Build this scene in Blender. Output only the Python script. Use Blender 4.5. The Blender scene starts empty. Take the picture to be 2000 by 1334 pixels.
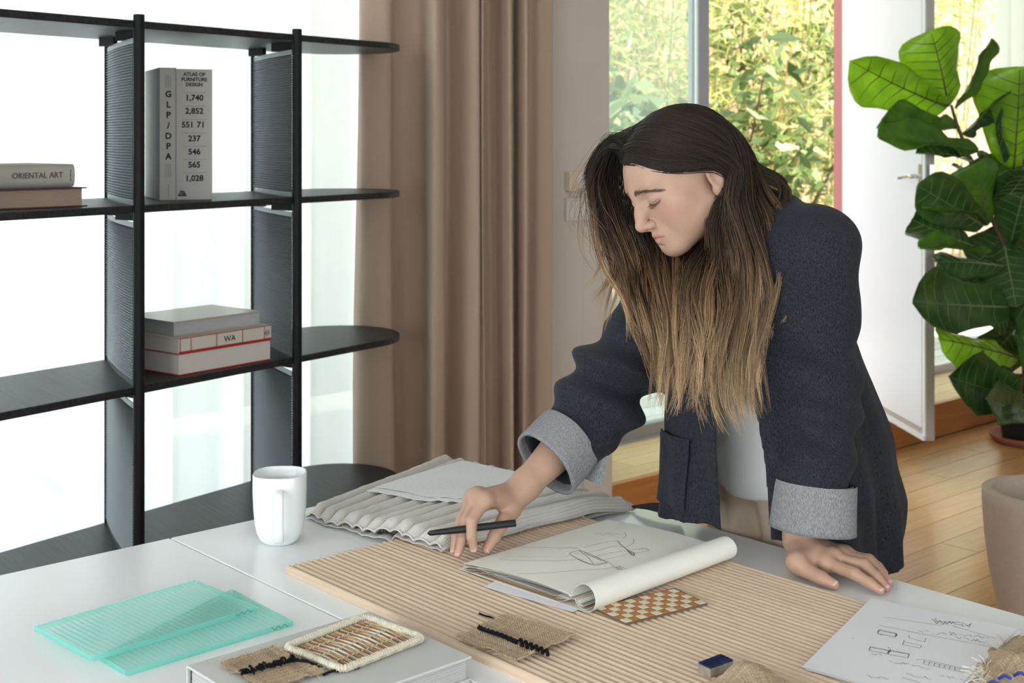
import bpy, bmesh, math, random
import numpy as np
from mathutils import Vector, Matrix

# ------------------------------------------------------------------ camera, world, light
FPX = 2600.0; HOR = 265.0; CZ = 1.426; TZ = 0.74
sc = bpy.context.scene
C = sc.collection
sc.view_settings.view_transform = 'Standard'
sc.view_settings.look = 'None'
sc.view_settings.gamma = 1.0
sc.view_settings.use_curve_mapping = False
sc.view_settings.exposure = 0.1
cam_d = bpy.data.cameras.new('camera'); cam = bpy.data.objects.new('camera', cam_d); C.objects.link(cam)
cam.location = (0, 0, CZ); cam.rotation_euler = (math.pi/2, 0, 0)
cam_d.sensor_width = 36; cam_d.lens = FPX/2000*36; cam_d.shift_y = -(667-HOR)/2000
cam_d.clip_start = 0.05; cam_d.clip_end = 200
cam_d.dof.use_dof = True; cam_d.dof.focus_distance = 2.15; cam_d.dof.aperture_fstop = 9.0
sc.camera = cam

W = bpy.data.worlds.new('sky'); sc.world = W; W.use_nodes = True
WN = W.node_tree; WN.nodes.clear()
bg = WN.nodes.new('ShaderNodeBackground'); wo = WN.nodes.new('ShaderNodeOutputWorld')
bg.inputs[0].default_value = (0.90, 0.955, 1.0, 1); bg.inputs[1].default_value = 3.0
WN.links.new(bg.outputs[0], wo.inputs[0])

A = np.array([2917, 2600.0]); A /= np.linalg.norm(A)       # along the window wall / across the tables
B = np.array([A[1], -A[0]])                                  # along the tables, to the near right
NW = -B                                                      # out through the window wall
TH = math.atan2(B[1], B[0])

def lamp(name, kind, loc, energy, color=(1,1,1), size=1, size_y=None, target=None, angle=None):
    d = bpy.data.lights.new(name, kind); d.energy = energy; d.color = color
    if kind == 'AREA':
        d.size = size
        if size_y: d.shape = 'RECTANGLE'; d.size_y = size_y
    if angle is not None: d.angle = angle
    o = bpy.data.objects.new(name, d); C.objects.link(o); o.location = loc
    if target is not None:
        o.rotation_euler = (Vector(target)-Vector(loc)).to_track_quat('-Z', 'Y').to_euler()
    return o
sd = np.array([-A[0]*1.0+NW[0]*0.55, -A[1]*1.0+NW[1]*0.55, -1.25])
lamp('sun', 'SUN', (6, 2, 8), 16.0, (1.0, 0.90, 0.72), target=tuple(np.array([6,2,8])+sd), angle=0.02)

# added area fills, set just inside the unseen left-end and rear windows
_r0 = np.array([2.089, 6.370])
_c = _r0+A*-9.75+NW*-3.4
lamp('added_side_fill', 'AREA', (_c[0], _c[1], 1.6), 140, (.93, .97, 1.0), 4.6, 1.7, target=(_c[0]+A[0], _c[1]+A[1], 1.45))
_c = _r0+A*-5.4+NW*-6.4
lamp('added_rear_fill', 'AREA', (_c[0], _c[1], 1.65), 40, (.93, .97, 1.0), 5.8, 1.5, target=(_c[0]+NW[0], _c[1]+NW[1], 1.6))

# ------------------------------------------------------------------ helpers
random.seed(7); rng = np.random.default_rng(7)
def P(px, py, Y): return np.array([(px-1000)/FPX*Y, Y, CZ-(py-HOR)/FPX*Y])
def T(px, py, z=TZ): return P(px, py, (CZ-z)*FPX/(py-HOR))
def pix(p): return (1000+p[0]/p[1]*FPX, HOR+(CZ-p[2])/p[1]*FPX)
def lerp(a, b, t): return a+(b-a)*t
def nrm(v): v = np.asarray(v, float); return v/np.linalg.norm(v)
def v3(p2, z): return np.array([p2[0], p2[1], z])

def link(name, me, mat=None, parent=None, smooth=False, **kw):
    if mat is not None and len(me.materials) == 0:
        me.materials.append(mat)
    if smooth:
        me.polygons.foreach_set('use_smooth', [True]*len(me.polygons))
    o = bpy.data.objects.new(name, me); C.objects.link(o)
    if parent is not None:
        o.parent = parent; o.matrix_parent_inverse = parent.matrix_basis.inverted() if parent.parent is None else Matrix()
    for k, v in kw.items():
        if v is not None: o[k] = v
    return o
def mesh(name, verts, faces):
    me = bpy.data.meshes.new(name)
    me.from_pydata([tuple(map(float, v)) for v in verts], [], [tuple(map(int, f)) for f in faces]); me.update()
    return me
def obj(name, verts, faces, mat, parent=None, smooth=False, **kw):
    return link(name, mesh(name, verts, faces), mat, parent, smooth, **kw)
def empty(name, loc, label, category, group=None, kind=None):
    o = bpy.data.objects.new(name, None); C.objects.link(o); o.empty_display_size = .05
    o.matrix_basis = Matrix.Translation(Vector(tuple(map(float, loc))))
    o['label'] = label; o['category'] = category
    if group: o['group'] = group
    if kind: o['kind'] = kind
    return o
def tag(o, label, category, group=None):
    o['label'] = label; o['category'] = category
    if group: o['group'] = group
    return o
def fast_mesh(name, V, Q):
    me = bpy.data.meshes.new(name); V = np.asarray(V, np.float32); Q = np.asarray(Q, np.int32); k = Q.shape[1]
    me.vertices.add(len(V)); me.vertices.foreach_set('co', V.ravel()); me.loops.add(Q.size); me.loops.foreach_set('vertex_index', Q.ravel())
    me.polygons.add(len(Q)); me.polygons.foreach_set('loop_start', np.arange(len(Q), dtype=np.int32)*k)
    try: me.polygons.foreach_set('loop_total', np.full(len(Q), k, np.int32))
    except Exception: pass
    me.polygons.foreach_set('use_smooth', np.ones(len(Q), bool)); me.update(calc_edges=True); me.validate(); return me
def strand_mesh(paths, rad, cols):
    N, M, _ = paths.shape; t = np.gradient(paths, axis=1); t /= np.linalg.norm(t, axis=2, keepdims=True)+1e-9
    u = np.cross(t, np.array([.3, 1, .2])); u /= np.linalg.norm(u, axis=2, keepdims=True)+1e-9; w = np.cross(t, u)
    V = np.stack([paths+(u*math.cos(a)+w*math.sin(a))*rad for a in (0, 2.094, 4.189)], 2).reshape(-1, 3)
    i = np.arange(N)[:, None, None]*M*3; j = np.arange(M-1)[None, :, None]*3; k = np.arange(3)[None, None, :]; k2 = (k+1) % 3
    Q = np.stack([i+j+k, i+j+k2, i+j+3+k2, i+j+3+k], -1).reshape(-1, 4)
    return V, Q, np.repeat(cols.reshape(-1, 3), 3, axis=0)
class MB:
    def __init__(s): s.v = []; s.f = []
    def add(s, v, f):
        n = len(s.v); s.v += [tuple(x) for x in v]; s.f += [tuple(i+n for i in q) for q in f]; return s
    def box(s, c, ax, ay, hx, hy, z0, z1):          # c 2d centre, ax/ay 2d axes
        c = np.asarray(c[:2], float); q = [c-ax*hx-ay*hy, c+ax*hx-ay*hy, c+ax*hx+ay*hy, c-ax*hx+ay*hy]
        return s.prism(q, z0, z1)
    def prism(s, q, z0, z1):
        n = len(q); v = [(p[0], p[1], z0) for p in q]+[(p[0], p[1], z1) for p in q]
        f = [tuple(range(n-1, -1, -1)), tuple(range(n, 2*n))]+[(i, (i+1) % n, n+(i+1) % n, n+i) for i in range(n)]
        return s.add(v, f)
    def tube(s, pts, r, n=6, cap=True):
        pts = [np.asarray(p, float) for p in pts]; m = len(pts)
        rr = r if hasattr(r, '__len__') else [r]*m
        v = []; u = None
        for i, p in enumerate(pts):
            t = nrm(pts[min(i+1, m-1)]-pts[max(i-1, 0)])
            if u is None:
                u = np.cross(t, [0, 0, 1]);
                if np.linalg.norm(u) < 1e-3: u = np.cross(t, [1, 0, 0])
            u = nrm(u-t*np.dot(u, t)); w = np.cross(t, u)
            for k in range(n):
                a = 2*math.pi*k/n; v.append(p+(u*math.cos(a)+w*math.sin(a))*rr[i])
        f = [(i*n+k, i*n+(k+1) % n, (i+1)*n+(k+1) % n, (i+1)*n+k) for i in range(m-1) for k in range(n)]
        if cap: f += [tuple(range(n-1, -1, -1)), tuple(range((m-1)*n, m*n))]
        return s.add(v, f)
    def grid(s, G, closed=False):                    # G (n,m,3)
        n, m = G.shape[:2]; v = G.reshape(-1, 3)
        f = [(i*m+j, (i+1)*m+j, (i+1)*m+(j+1) % m, i*m+(j+1) % m) for i in range(n-1) for j in range(m if closed else m-1)]
        return s.add(v, f)
    def lathe(s, c, prof, n=40, sq=0):               # prof list of (r,z)
        v = []
        for r, z in prof:
            for k in range(n):
                a = 2*math.pi*k/n
                rr = r if not sq else r*(abs(math.cos(a))**sq+abs(math.sin(a))**sq)**(-1/sq)
                v.append((c[0]+rr*math.cos(a), c[1]+rr*math.sin(a), z))
        m = len(prof)
        f = [(i*n+k, i*n+(k+1) % n, (i+1)*n+(k+1) % n, (i+1)*n+k) for i in range(m-1) for k in range(n)]
        return s.add(v, f)
    def build(s, name, mat, parent=None, smooth=False, **kw): return obj(name, s.v, s.f, mat, parent, smooth, **kw)
def bevel(o, w, seg=2, angle=0.6):
    m = o.modifiers.new('bevel', 'BEVEL'); m.width = w; m.segments = seg; m.limit_method = 'ANGLE'; m.angle_limit = angle; return o
def solid(o, t, off=0):
    m = o.modifiers.new('thick', 'SOLIDIFY'); m.thickness = t; m.offset = off; return o
def subsurf(o, l=1):
    m = o.modifiers.new('sub', 'SUBSURF'); m.levels = l; m.render_levels = l; return o
def catmull(pts, n):
    pts = np.asarray(pts, float); m = len(pts); ts = np.linspace(0, m-1, n); out = []
    for t in ts:
        i = min(int(t), m-2); u = t-i
        p0 = pts[max(i-1, 0)]; p1 = pts[i]; p2 = pts[i+1]; p3 = pts[min(i+2, m-1)]
        out.append(.5*((2*p1)+(-p0+p2)*u+(2*p0-5*p1+4*p2-p3)*u*u+(-p0+3*p1-3*p2+p3)*u**3))
    return np.array(out)

# ------------------------------------------------------------------ materials
def nodes(name):
    m = bpy.data.materials.new(name); m.use_nodes = True; nt = m.node_tree
    return m, nt, nt.nodes['Principled BSDF']
def mat(name, col, rough=.5, spec=.5, metal=0, var=0, vscale=8, stretch=None, bump=0, bscale=60, bstretch=None, coat=0, sheen=0, trans=0, ior=1.45, col2=None, emis=None, detail=4, sss=0, alpha=1):
    m, nt, b = nodes(name)
    b.inputs['Base Color'].default_value = (*col, 1); b.inputs['Roughness'].default_value = rough
    b.inputs['Specular IOR Level'].default_value = spec; b.inputs['Metallic'].default_value = metal
    b.inputs['Coat Weight'].default_value = coat; b.inputs['Sheen Weight'].default_value = sheen
    b.inputs['Transmission Weight'].default_value = trans; b.inputs['IOR'].default_value = ior
    b.inputs['Alpha'].default_value = alpha
    if sss:
        b.inputs['Subsurface Weight'].default_value = sss; b.inputs['Subsurface Radius'].default_value = (.012, .005, .003); b.inputs['Subsurface Scale'].default_value = .6
    def noise(scale, st, det):
        tc = nt.nodes.new('ShaderNodeTexCoord'); mp = nt.nodes.new('ShaderNodeMapping')
        if st: mp.inputs['Rotation'].default_value = (0, 0, st[3] if len(st) > 3 else 0); mp.inputs['Scale'].default_value = st[:3]; mp.vector_type = 'TEXTURE'
        if st: mp.inputs['Scale'].default_value = tuple(1/x for x in st[:3])
        n = nt.nodes.new('ShaderNodeTexNoise'); n.inputs['Scale'].default_value = scale; n.inputs['Detail'].default_value = det
        nt.links.new(tc.outputs['Object'], mp.inputs[0]); nt.links.new(mp.outputs[0], n.inputs['Vector']); return n
    if var or col2:
        n = noise(vscale, stretch, detail)
        r = nt.nodes.new('ShaderNodeValToRGB'); r.color_ramp.elements[0].position = .32; r.color_ramp.elements[1].position = .68
        c2 = col2 or tuple(min(1, c*(1+var)) for c in col); c1 = col if col2 else tuple(c*(1-var) for c in col)
        r.color_ramp.elements[0].color = (*c1, 1); r.color_ramp.elements[1].color = (*c2, 1)
        nt.links.new(n.outputs[0], r.inputs[0]); nt.links.new(r.outputs[0], b.inputs['Base Color'])
    if bump:
        n = noise(bscale, bstretch or stretch, 3); bp = nt.nodes.new('ShaderNodeBump')
        bp.inputs['Strength'].default_value = bump; bp.inputs['Distance'].default_value = .002
        nt.links.new(n.outputs[0], bp.inputs['Height']); nt.links.new(bp.outputs[0], b.inputs['Normal'])
    if emis:
        b.inputs['Emission Color'].default_value = (*emis[0], 1); b.inputs['Emission Strength'].default_value = emis[1]
    return m
def weave(name, c1, c2, scale, rough=.85, bump=.5, slub=.25, rot=0.0, sheen=.2):
    """woven cloth: two crossed thread waves with slubs, in a UV-free box of object space"""
    m, nt, b = nodes(name); L = nt.links.new
    b.inputs['Roughness'].default_value = rough; b.inputs['Specular IOR Level'].default_value = .15; b.inputs['Sheen Weight'].default_value = sheen
    tc = nt.nodes.new('ShaderNodeTexCoord'); src = tc.outputs['UV']
    def wave(direction):
        w = nt.nodes.new('ShaderNodeTexWave'); w.bands_direction = direction; w.inputs['Scale'].default_value = scale
        w.inputs['Distortion'].default_value = 1.2; w.inputs['Detail'].default_value = 1; w.inputs['Detail Scale'].default_value = 2
        L(src, w.inputs['Vector']); return w
    wx, wy = wave('X'), wave('Y')
    mul = nt.nodes.new('ShaderNodeMath'); mul.operation = 'MULTIPLY'; L(wx.outputs['Fac'], mul.inputs[0]); L(wy.outputs['Fac'], mul.inputs[1])
    n = nt.nodes.new('ShaderNodeTexNoise'); n.inputs['Scale'].default_value = scale*.9
    mp = nt.nodes.new('ShaderNodeMapping'); mp.inputs['Scale'].default_value = (1, .12, 1); L(src, mp.inputs[0]); L(mp.outputs[0], n.inputs['Vector'])
    add = nt.nodes.new('ShaderNodeMath'); add.operation = 'MULTIPLY_ADD'; L(n.outputs[0], add.inputs[0]); add.inputs[1].default_value = slub*4; L(mul.outputs[0], add.inputs[2])
    sub = nt.nodes.new('ShaderNodeMath'); sub.operation = 'SUBTRACT'; L(add.outputs[0], sub.inputs[0]); sub.inputs[1].default_value = slub*2-.1
    r = nt.nodes.new('ShaderNodeValToRGB'); r.color_ramp.elements[0].color = (*c1, 1); r.color_ramp.elements[1].color = (*c2, 1)
    r.color_ramp.elements[0].position = .05; r.color_ramp.elements[1].position = .8
    L(sub.outputs[0], r.inputs[0]); L(r.outputs[0], b.inputs['Base Color'])
    bp = nt.nodes.new('ShaderNodeBump'); bp.inputs['Strength'].default_value = bump; bp.inputs['Distance'].default_value = .001
    L(mul.outputs[0], bp.inputs['Height']); L(bp.outputs[0], b.inputs['Normal'])
    return m
def set_uv(me, uvfun):
    """uv in metres from a function of vertex coordinates"""
    n = len(me.vertices); co = np.empty(n*3); me.vertices.foreach_get('co', co); co = co.reshape(-1, 3)
    uv = uvfun(co); li = np.empty(len(me.loops), int); me.loops.foreach_get('vertex_index', li)
    lay = me.uv_layers.new(name='UVMap'); lay.data.foreach_set('uv', uv[li].ravel())
FONT = None
def text_mesh(body, size, extrude=.0004, offset=0.0, space=1.0, align='CENTER'):
    cu = bpy.data.curves.new('txt', 'FONT'); cu.body = body; cu.size = size; cu.extrude = extrude; cu.offset = offset
    cu.align_x = align; cu.align_y = 'CENTER'; cu.space_character = space; cu.resolution_u = 3
    o = bpy.data.objects.new('txt', cu); C.objects.link(o)
    dg = bpy.context.evaluated_depsgraph_get(); me = bpy.data.meshes.new_from_object(o.evaluated_get(dg))
    bpy.data.objects.remove(o); bpy.data.curves.remove(cu)
    return me
def text_on(name, items, origin, ax, ay, m, parent):
    """items: (body,x,y,size,sx,rot90,offset); placed on the plane origin+ax*x+ay*y"""
    ax = nrm(ax); ay = nrm(ay); az = np.cross(ax, ay); mb = MB()
    for it in items:
        body, x, y, size, sx, r90, off = it
        me = text_mesh(body, size, .0003, off)
        v = np.empty(len(me.vertices)*3); me.vertices.foreach_get('co', v); v = v.reshape(-1, 3); v[:, 0] *= sx
        if r90: v = np.stack([v[:, 1], -v[:, 0], v[:, 2]], 1)
        w = origin+np.outer(v[:, 0]+x, ax)+np.outer(v[:, 1]+y, ay)+np.outer(v[:, 2]+.0004, az)
        mb.add(w, [tuple(p.vertices) for p in me.polygons]); bpy.data.meshes.remove(me)
    return mb.build(name, m, parent)
# ------------------------------------------------------------------ the room
R0 = T(1855, 847, 0)[:2]
def wp(t, d): return R0+A*t+NW*d
def wt(px, d):
    k = (px-1000)/FPX; o = R0+NW*d
    return (k*o[1]-o[0])/(A[0]-k*A[1])
def wbox(mb, t0, t1, d0, d1, z0, z1): return mb.box(wp((t0+t1)/2, (d0+d1)/2), A, NW, abs(t1-t0)/2, abs(d1-d0)/2, z0, z1)
def struct(name, mb, m, parent=None, **kw): return mb.build(name, m, parent, kind=None if parent else 'structure', **kw)
def slabs(name, t0, t1, d0, d1, z0, z1, m, parent=None):
    return struct(name, wbox(MB(), t0, t1, d0, d1, z0, z1), m, parent)

M_wall = mat('wall_paint', (.60, .53, .48), .8, .2, var=.03, vscale=3, bump=.05, bscale=150)
M_white = mat('white_paint', (.80, .79, .77), .8, .2)
M_ceil = mat('ceiling_paint', (.80, .80, .79), .9, .1)
G1 = (1.2, 14, 14, -TH+math.pi/2)
def woodmat(name, c1, c2, rough, scale=14, ang=None, bump=.08, spec=.4, st=(1.0, 16, 16)):
    ang = math.atan2(A[1], A[0]) if ang is None else ang
    m, nt, b = nodes(name); L = nt.links.new
    tc = nt.nodes.new('ShaderNodeTexCoord'); mp = nt.nodes.new('ShaderNodeMapping'); mp.vector_type = 'POINT'
    mp1 = nt.nodes.new('ShaderNodeMapping'); mp1.inputs['Rotation'].default_value = (0, 0, -ang)
    mp.inputs['Scale'].default_value = st
    oi = nt.nodes.new('ShaderNodeObjectInfo'); ad = nt.nodes.new('ShaderNodeVectorMath'); ad.operation = 'ADD'
    L(tc.outputs['Object'], mp1.inputs[0]); L(mp1.outputs[0], mp.inputs[0]); L(mp.outputs[0], ad.inputs[0])
    sc_ = nt.nodes.new('ShaderNodeVectorMath'); sc_.operation = 'SCALE'; sc_.inputs['Scale'].default_value = 37
    L(oi.outputs['Random'], sc_.inputs[0]); L(sc_.outputs[0], ad.inputs[1])
    n = nt.nodes.new('ShaderNodeTexNoise'); n.inputs['Scale'].default_value = scale/4; n.inputs['Detail'].default_value = 6; n.inputs['Roughness'].default_value = .6
    L(ad.outputs[0], n.inputs['Vector'])
    r = nt.nodes.new('ShaderNodeValToRGB'); r.color_ramp.elements[0].color = (*c1, 1); r.color_ramp.elements[1].color = (*c2, 1)
    r.color_ramp.elements[0].position = .3; r.color_ramp.elements[1].position = .7; L(n.outputs[0], r.inputs[0])
    hs = nt.nodes.new('ShaderNodeHueSaturation'); ma = nt.nodes.new('ShaderNodeMath'); ma.operation = 'MULTIPLY_ADD'
    ma.inputs[1].default_value = .22; ma.inputs[2].default_value = .89; L(oi.outputs['Random'], ma.inputs[0]); L(ma.outputs[0], hs.inputs['Value'])
    L(r.outputs[0], hs.inputs['Color']); L(hs.outputs[0], b.inputs['Base Color'])
    b.inputs['Roughness'].default_value = rough; b.inputs['Specular IOR Level'].default_value = spec
    bp = nt.nodes.new('ShaderNodeBump'); bp.inputs['Strength'].default_value = bump; bp.inputs['Distance'].default_value = .002
    L(n.outputs[0], bp.inputs['Height']); L(bp.outputs[0], b.inputs['Normal'])
    return m
M_plank = woodmat('floor_oak', (.50, .245, .09), (.66, .365, .15), .28)
M_sub = mat('floor_gap', (.16, .08, .035), .6)
M_stepwood = woodmat('step_wood', (.62, .42, .21), (.72, .52, .28), .4)
M_stepfront = woodmat('step_front_wood', (.36, .13, .035), (.50, .20, .06), .45)

fl = slabs('floor', -10, 3.4, -6.6, .45, -.06, -.004, M_sub)
PWID = .145
for r_ in range(22):
    d1 = -.012-r_*PWID; off = (r_*.53) % 1.3
    t = -3.6-off
    while t < 2.6:
        t1 = min(t+1.3, 2.6)
        if t1 > -2.6:
            o = slabs('plank', t+.0015, t1-.0015, d1-PWID+.003, d1, -.004, 0, M_plank, fl)
        t += 1.3
# step in front of the garden glazing
tp = wt(1190, 0.0)
T_PIERL = wt(742, .45)
st_ = slabs('trim_1', tp, 3.2, .03, .47, 0, .132, M_sub)
slabs('board', tp, 3.2, 0, .03, 0, .157, M_stepfront, st_)
for k in range(4):
    d0 = .03+k*.11; t = tp-.3-(k*.37) % .8
    while t < 3.2:
        t1 = min(t+.95, 3.2)
        if t1 > tp: slabs('plank', max(t, tp)+.0012, t1-.0012, d0+.001, d0+.109, .132, .157, M_stepwood, st_)
        t += .95
# pier between the two windows
slabs('wall_pier', T_PIERL, tp, 0, .45, 0, 2.75, M_wall)
tc0 = wt(1136, 0)
pn = slabs('wall_panel', tc0, tp+.002, -.012, .0, 0, P(1136, 442, wp(tc0, 0)[1])[2], M_wall)
# left window: frame, panes, sheer
M_alu = mat('aluminium_frame', (.42, .42, .43), .45, .5, .3)
M_glass = None
def thin_glass(name, tint, refl=.08, haze=0):
    m = bpy.data.materials.new(name); m.use_nodes = True; nt = m.node_tree; nt.nodes.clear(); L = nt.links.new
    o = nt.nodes.new('ShaderNodeOutputMaterial'); tr = nt.nodes.new('ShaderNodeBsdfTransparent'); tr.inputs[0].default_value = (*tint, 1)
    g = nt.nodes.new('ShaderNodeBsdfGlossy'); g.inputs['Roughness'].default_value = .02; mx = nt.nodes.new('ShaderNodeMixShader')
    fr = nt.nodes.new('ShaderNodeFresnel'); fr.inputs[0].default_value = 1.5
    ge = nt.nodes.new('ShaderNodeNewGeometry'); sb = nt.nodes.new('ShaderNodeMath'); sb.operation = 'SUBTRACT'; sb.inputs[0].default_value = 1; L(ge.outputs['Backfacing'], sb.inputs[1])
    mu = nt.nodes.new('ShaderNodeMath'); mu.operation = 'MULTIPLY'; L(fr.outputs[0], mu.inputs[0]); L(sb.outputs[0], mu.inputs[1]); L(mu.outputs[0], mx.inputs[0]); L(tr.outputs[0], mx.inputs[1]); L(g.outputs[0], mx.inputs[2])
    last = mx
    if haze:
        df = nt.nodes.new('ShaderNodeBsdfDiffuse'); df.inputs[0].default_value = (.8, .85, .85, 1); tl = nt.nodes.new('ShaderNodeBsdfTranslucent'); tl.inputs[0].default_value = (.9, .95, .95, 1)
        m2 = nt.nodes.new('ShaderNodeMixShader'); m2.inputs[0].default_value = haze; L(mx.outputs[0], m2.inputs[1]); L(tl.outputs[0], m2.inputs[2]); last = m2
    L(last.outputs[0], o.inputs[0]); return m
M_pane = thin_glass('window_glass', (.93, .97, .96)); M_haze = thin_glass('reflection_haze_glass', (.88, .95, .93), haze=.10)  # translucent haze mixed in imitates reflections on the garden pane
GD = .45
w1 = MB()
tl0 = -9.0
for tt in (tl0, -7.3, -5.6, T_PIERL-.05): wbox(w1, tt, tt+.06, GD-.03, GD+.03, .06, 2.5)
wbox(w1, tl0, T_PIERL, GD-.03, GD+.03, 0, .06); wbox(w1, tl0, T_PIERL, GD-.03, GD+.03, 2.45, 2.5)
w1o = struct('window_1', w1, M_alu)
for (a_, b_) in ((tl0+.06, -7.3), (-7.24, -5.6), (-5.54, T_PIERL-.05)):
    slabs('pane', a_, b_, GD-.003, GD+.003, .06, 2.45, M_pane, w1o)
slabs('wall_front', -10, T_PIERL+.01, .0, .5, 2.5, 2.75, M_white)
# garden glazing
M_aludark = mat('grey_frame', (.30, .30, .31), .45, .5, .2)
tm0, tm1 = wt(1354, GD), wt(1378, GD); th = wt(1641, GD)
tg0 = tp-.35
w2 = MB(); wbox(w2, tm0, tm1, GD-.02, GD+.03, .157, 2.6); wbox(w2, tg0, tm0, GD-.02, GD+.03, .157, .215)
wbox(w2, tg0, tg0+.05, GD-.02, GD+.03, .157, 2.6)
w2o = struct('window_2', w2, M_aludark)
slabs('pane', tg0+.05, tm0, GD, GD+.006, .215, 2.6, M_haze, w2o)
slabs('mullion_edge', tm0-.012, tm0, GD-.03, GD-.018, .157, 2.6, mat('white_bead', (.75, .75, .78), .4), w2o)
w3 = MB()
for (a_, b_) in ((th, th+.05), (th+1.95, th+2.0), (3.3, 3.35)): wbox(w3, a_, b_, GD-.02, GD+.03, .157, 2.6)
wbox(w3, th, 3.35, GD-.02, GD+.03, .157, .2)
w3o = struct('window_3', w3, mat('white_frame', (.72, .70, .72), .4))
slabs('pane', th+.05, th+1.95, GD, GD+.006, .2, 2.6, M_pane, w3o); slabs('pane', th+2.0, 3.3, GD, GD+.006, .2, 2.6, M_pane, w3o)
slabs('jamb', th-.012, th-.002, GD-.03, GD+.03, .157, 2.6, mat('jamb_red', (.45, .16, .16), .5), w3o)
slabs('wall_back', T_PIERL, 3.6, .1, .5, 2.6, 2.75, M_white)
slabs('trim_2', tg0, th, GD-.03, GD+.1, .150, .165, M_alu)
# door leaf, hinged at th, swung into the room
HG = wp(th, GD-.03); FE = T(1817, 861, .17)[:2]
da = nrm(FE-HG); dl = np.linalg.norm(FE-HG); dn = np.array([da[1], -da[0]])
if np.dot(dn, -HG) < 0: dn = -dn
M_door = mat('white_lacquer', (.82, .81, .92), .3, .4); M_edge = mat('door_edge', (.42, .37, .35), .5)
dm = MB(); dm.box(HG+da*dl/2, da, dn, dl/2, .018, .17, 2.5)
door = struct('door_1', dm, M_edge)
MB().box(HG+da*(dl/2-.01)+dn*.0195, da, dn, dl/2-.03, .0015, .215, 2.46).build('panel', M_door, door)
fr_ = MB(); fr_.box(HG+da*(dl-.012)+dn*.021, da, dn, .012, .003, .17, 2.5); fr_.box(HG+da*(dl/2)+dn*.024, da, dn, dl/2, .006, .17, .19)
fr_.build('frame', mat('door_frame_white', (.84, .83, .87), .35), door)
hz = P(1800, 345, FE[1])[2]; hp = FE-da*.05
M_chrome = mat('satin_chrome', (.70, .70, .70), .25, .5, 1.0)
for s_ in (1, -1):
    b0 = v3(hp+dn*s_*.02, hz); b1 = v3(hp+dn*s_*.062, hz); b2 = v3(hp+dn*s_*.062-da*.135, hz-.012 if s_ > 0 else hz)
    MB().tube([b0, b1-v3(dn*s_*.008, 0), b1, b1-v3(da*.012, 0), lerp(b1, b2, .5), b2], [.009, .009, .010, .0095, .009, .007], 8).build('door_handle', M_chrome, door, smooth=True)
    MB().box(hp+dn*s_*.021, da, dn, .018, .003, hz-.05, hz+.05).build('escutcheon', M_chrome, door)
MB().box(FE+da*.0195, da, dn, .0008, .011, hz-.06, hz+.05).build('lock_plate', M_chrome, door)
# shell
slabs('ceiling', -10, 3.6, -6.6, .75, 2.75, 2.85, M_ceil)
slabs('wall_right', 3.35, 3.45, -6.6, .5, 0, 2.75, M_white)
wl = MB(); wbox(wl, -10, -9.9, -6.6, .5, 0, .7); wbox(wl, -10, -9.9, -6.6, .5, 2.5, 2.75)
for (a_, b_) in ((-6.6, -5.8), (-1.0, .5)): wbox(wl, -10, -9.9, a_, b_, .7, 2.5)
struct('wall_left', wl, M_white)
wf = MB()
for d_ in (-5.8, -4.2, -2.6, -1.06): wbox(wf, -9.98, -9.92, d_, d_+.06, .7, 2.5)
w5 = struct('added_window_5', wf, M_alu)  # unseen window, added to bring side light onto the table
for d_ in (-5.74, -4.14, -2.54): slabs('pane', -9.953, -9.947, d_, d_+1.5, .7, 2.5, M_pane, w5)
rw = MB(); wbox(rw, -10, 3.4, -6.6, -6.5, 0, .9); wbox(rw, -10, 3.4, -6.6, -6.5, 2.4, 2.75)
for (a_, b_) in ((-10, -8.4), (-2.4, 3.4)): wbox(rw, a_, b_, -6.6, -6.5, .9, 2.4)
struct('wall_rear', rw, M_white)
rf = MB()
for a_ in (-8.4, -5.43, -2.46): wbox(rf, a_, a_+.06, -6.58, -6.52, .9, 2.4)
w4 = struct('added_window_4', rf, M_alu)  # unseen rear window, added to let in fill light
for a_ in (-8.34, -5.37): slabs('pane', a_, a_+2.91, -6.553, -6.547, .9, 2.4, M_pane, w4)

# curtains
def cloth_mat(name, col, var=.05, tl=0.0, scale=500):
    m, nt, b = nodes(name); L = nt.links.new
    b.inputs['Base Color'].default_value = (*col, 1); b.inputs['Roughness'].default_value = .85; b.inputs['Specular IOR Level'].default_value = .1; b.inputs['Sheen Weight'].default_value = .15
    tc = nt.nodes.new('ShaderNodeTexCoord'); n = nt.nodes.new('ShaderNodeTexNoise'); n.inputs['Scale'].default_value = scale; n.inputs['Detail'].default_value = 2
    mp = nt.nodes.new('ShaderNodeMapping'); mp.inputs['Scale'].default_value = (1, 1, .25); L(tc.outputs['Object'], mp.inputs[0]); L(mp.outputs[0], n.inputs['Vector'])
    r = nt.nodes.new('ShaderNodeValToRGB'); r.color_ramp.elements[0].color = (*[c*(1-var) for c in col], 1); r.color_ramp.elements[1].color = (*[min(1, c*(1+var)) for c in col], 1)
    L(n.outputs[0], r.inputs[0]); L(r.outputs[0], b.inputs['Base Color'])
    bp = nt.nodes.new('ShaderNodeBump'); bp.inputs['Strength'].default_value = .15; bp.inputs['Distance'].default_value = .0005; L(n.outputs[0], bp.inputs['Height']); L(bp.outputs[0], b.inputs['Normal'])
    if tl:
        t_ = nt.nodes.new('ShaderNodeBsdfTranslucent'); L(r.outputs[0], t_.inputs[0]); mx = nt.nodes.new('ShaderNodeMixShader'); mx.inputs[0].default_value = tl
        L(b.outputs[0], mx.inputs[1]); L(t_.outputs[0], mx.inputs[2]); L(mx.outputs[0], nt.nodes['Material Output'].inputs[0])
    return m
M_curt = cloth_mat('taupe_curtain_cloth', (.47, .345, .26), tl=.08)
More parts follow.
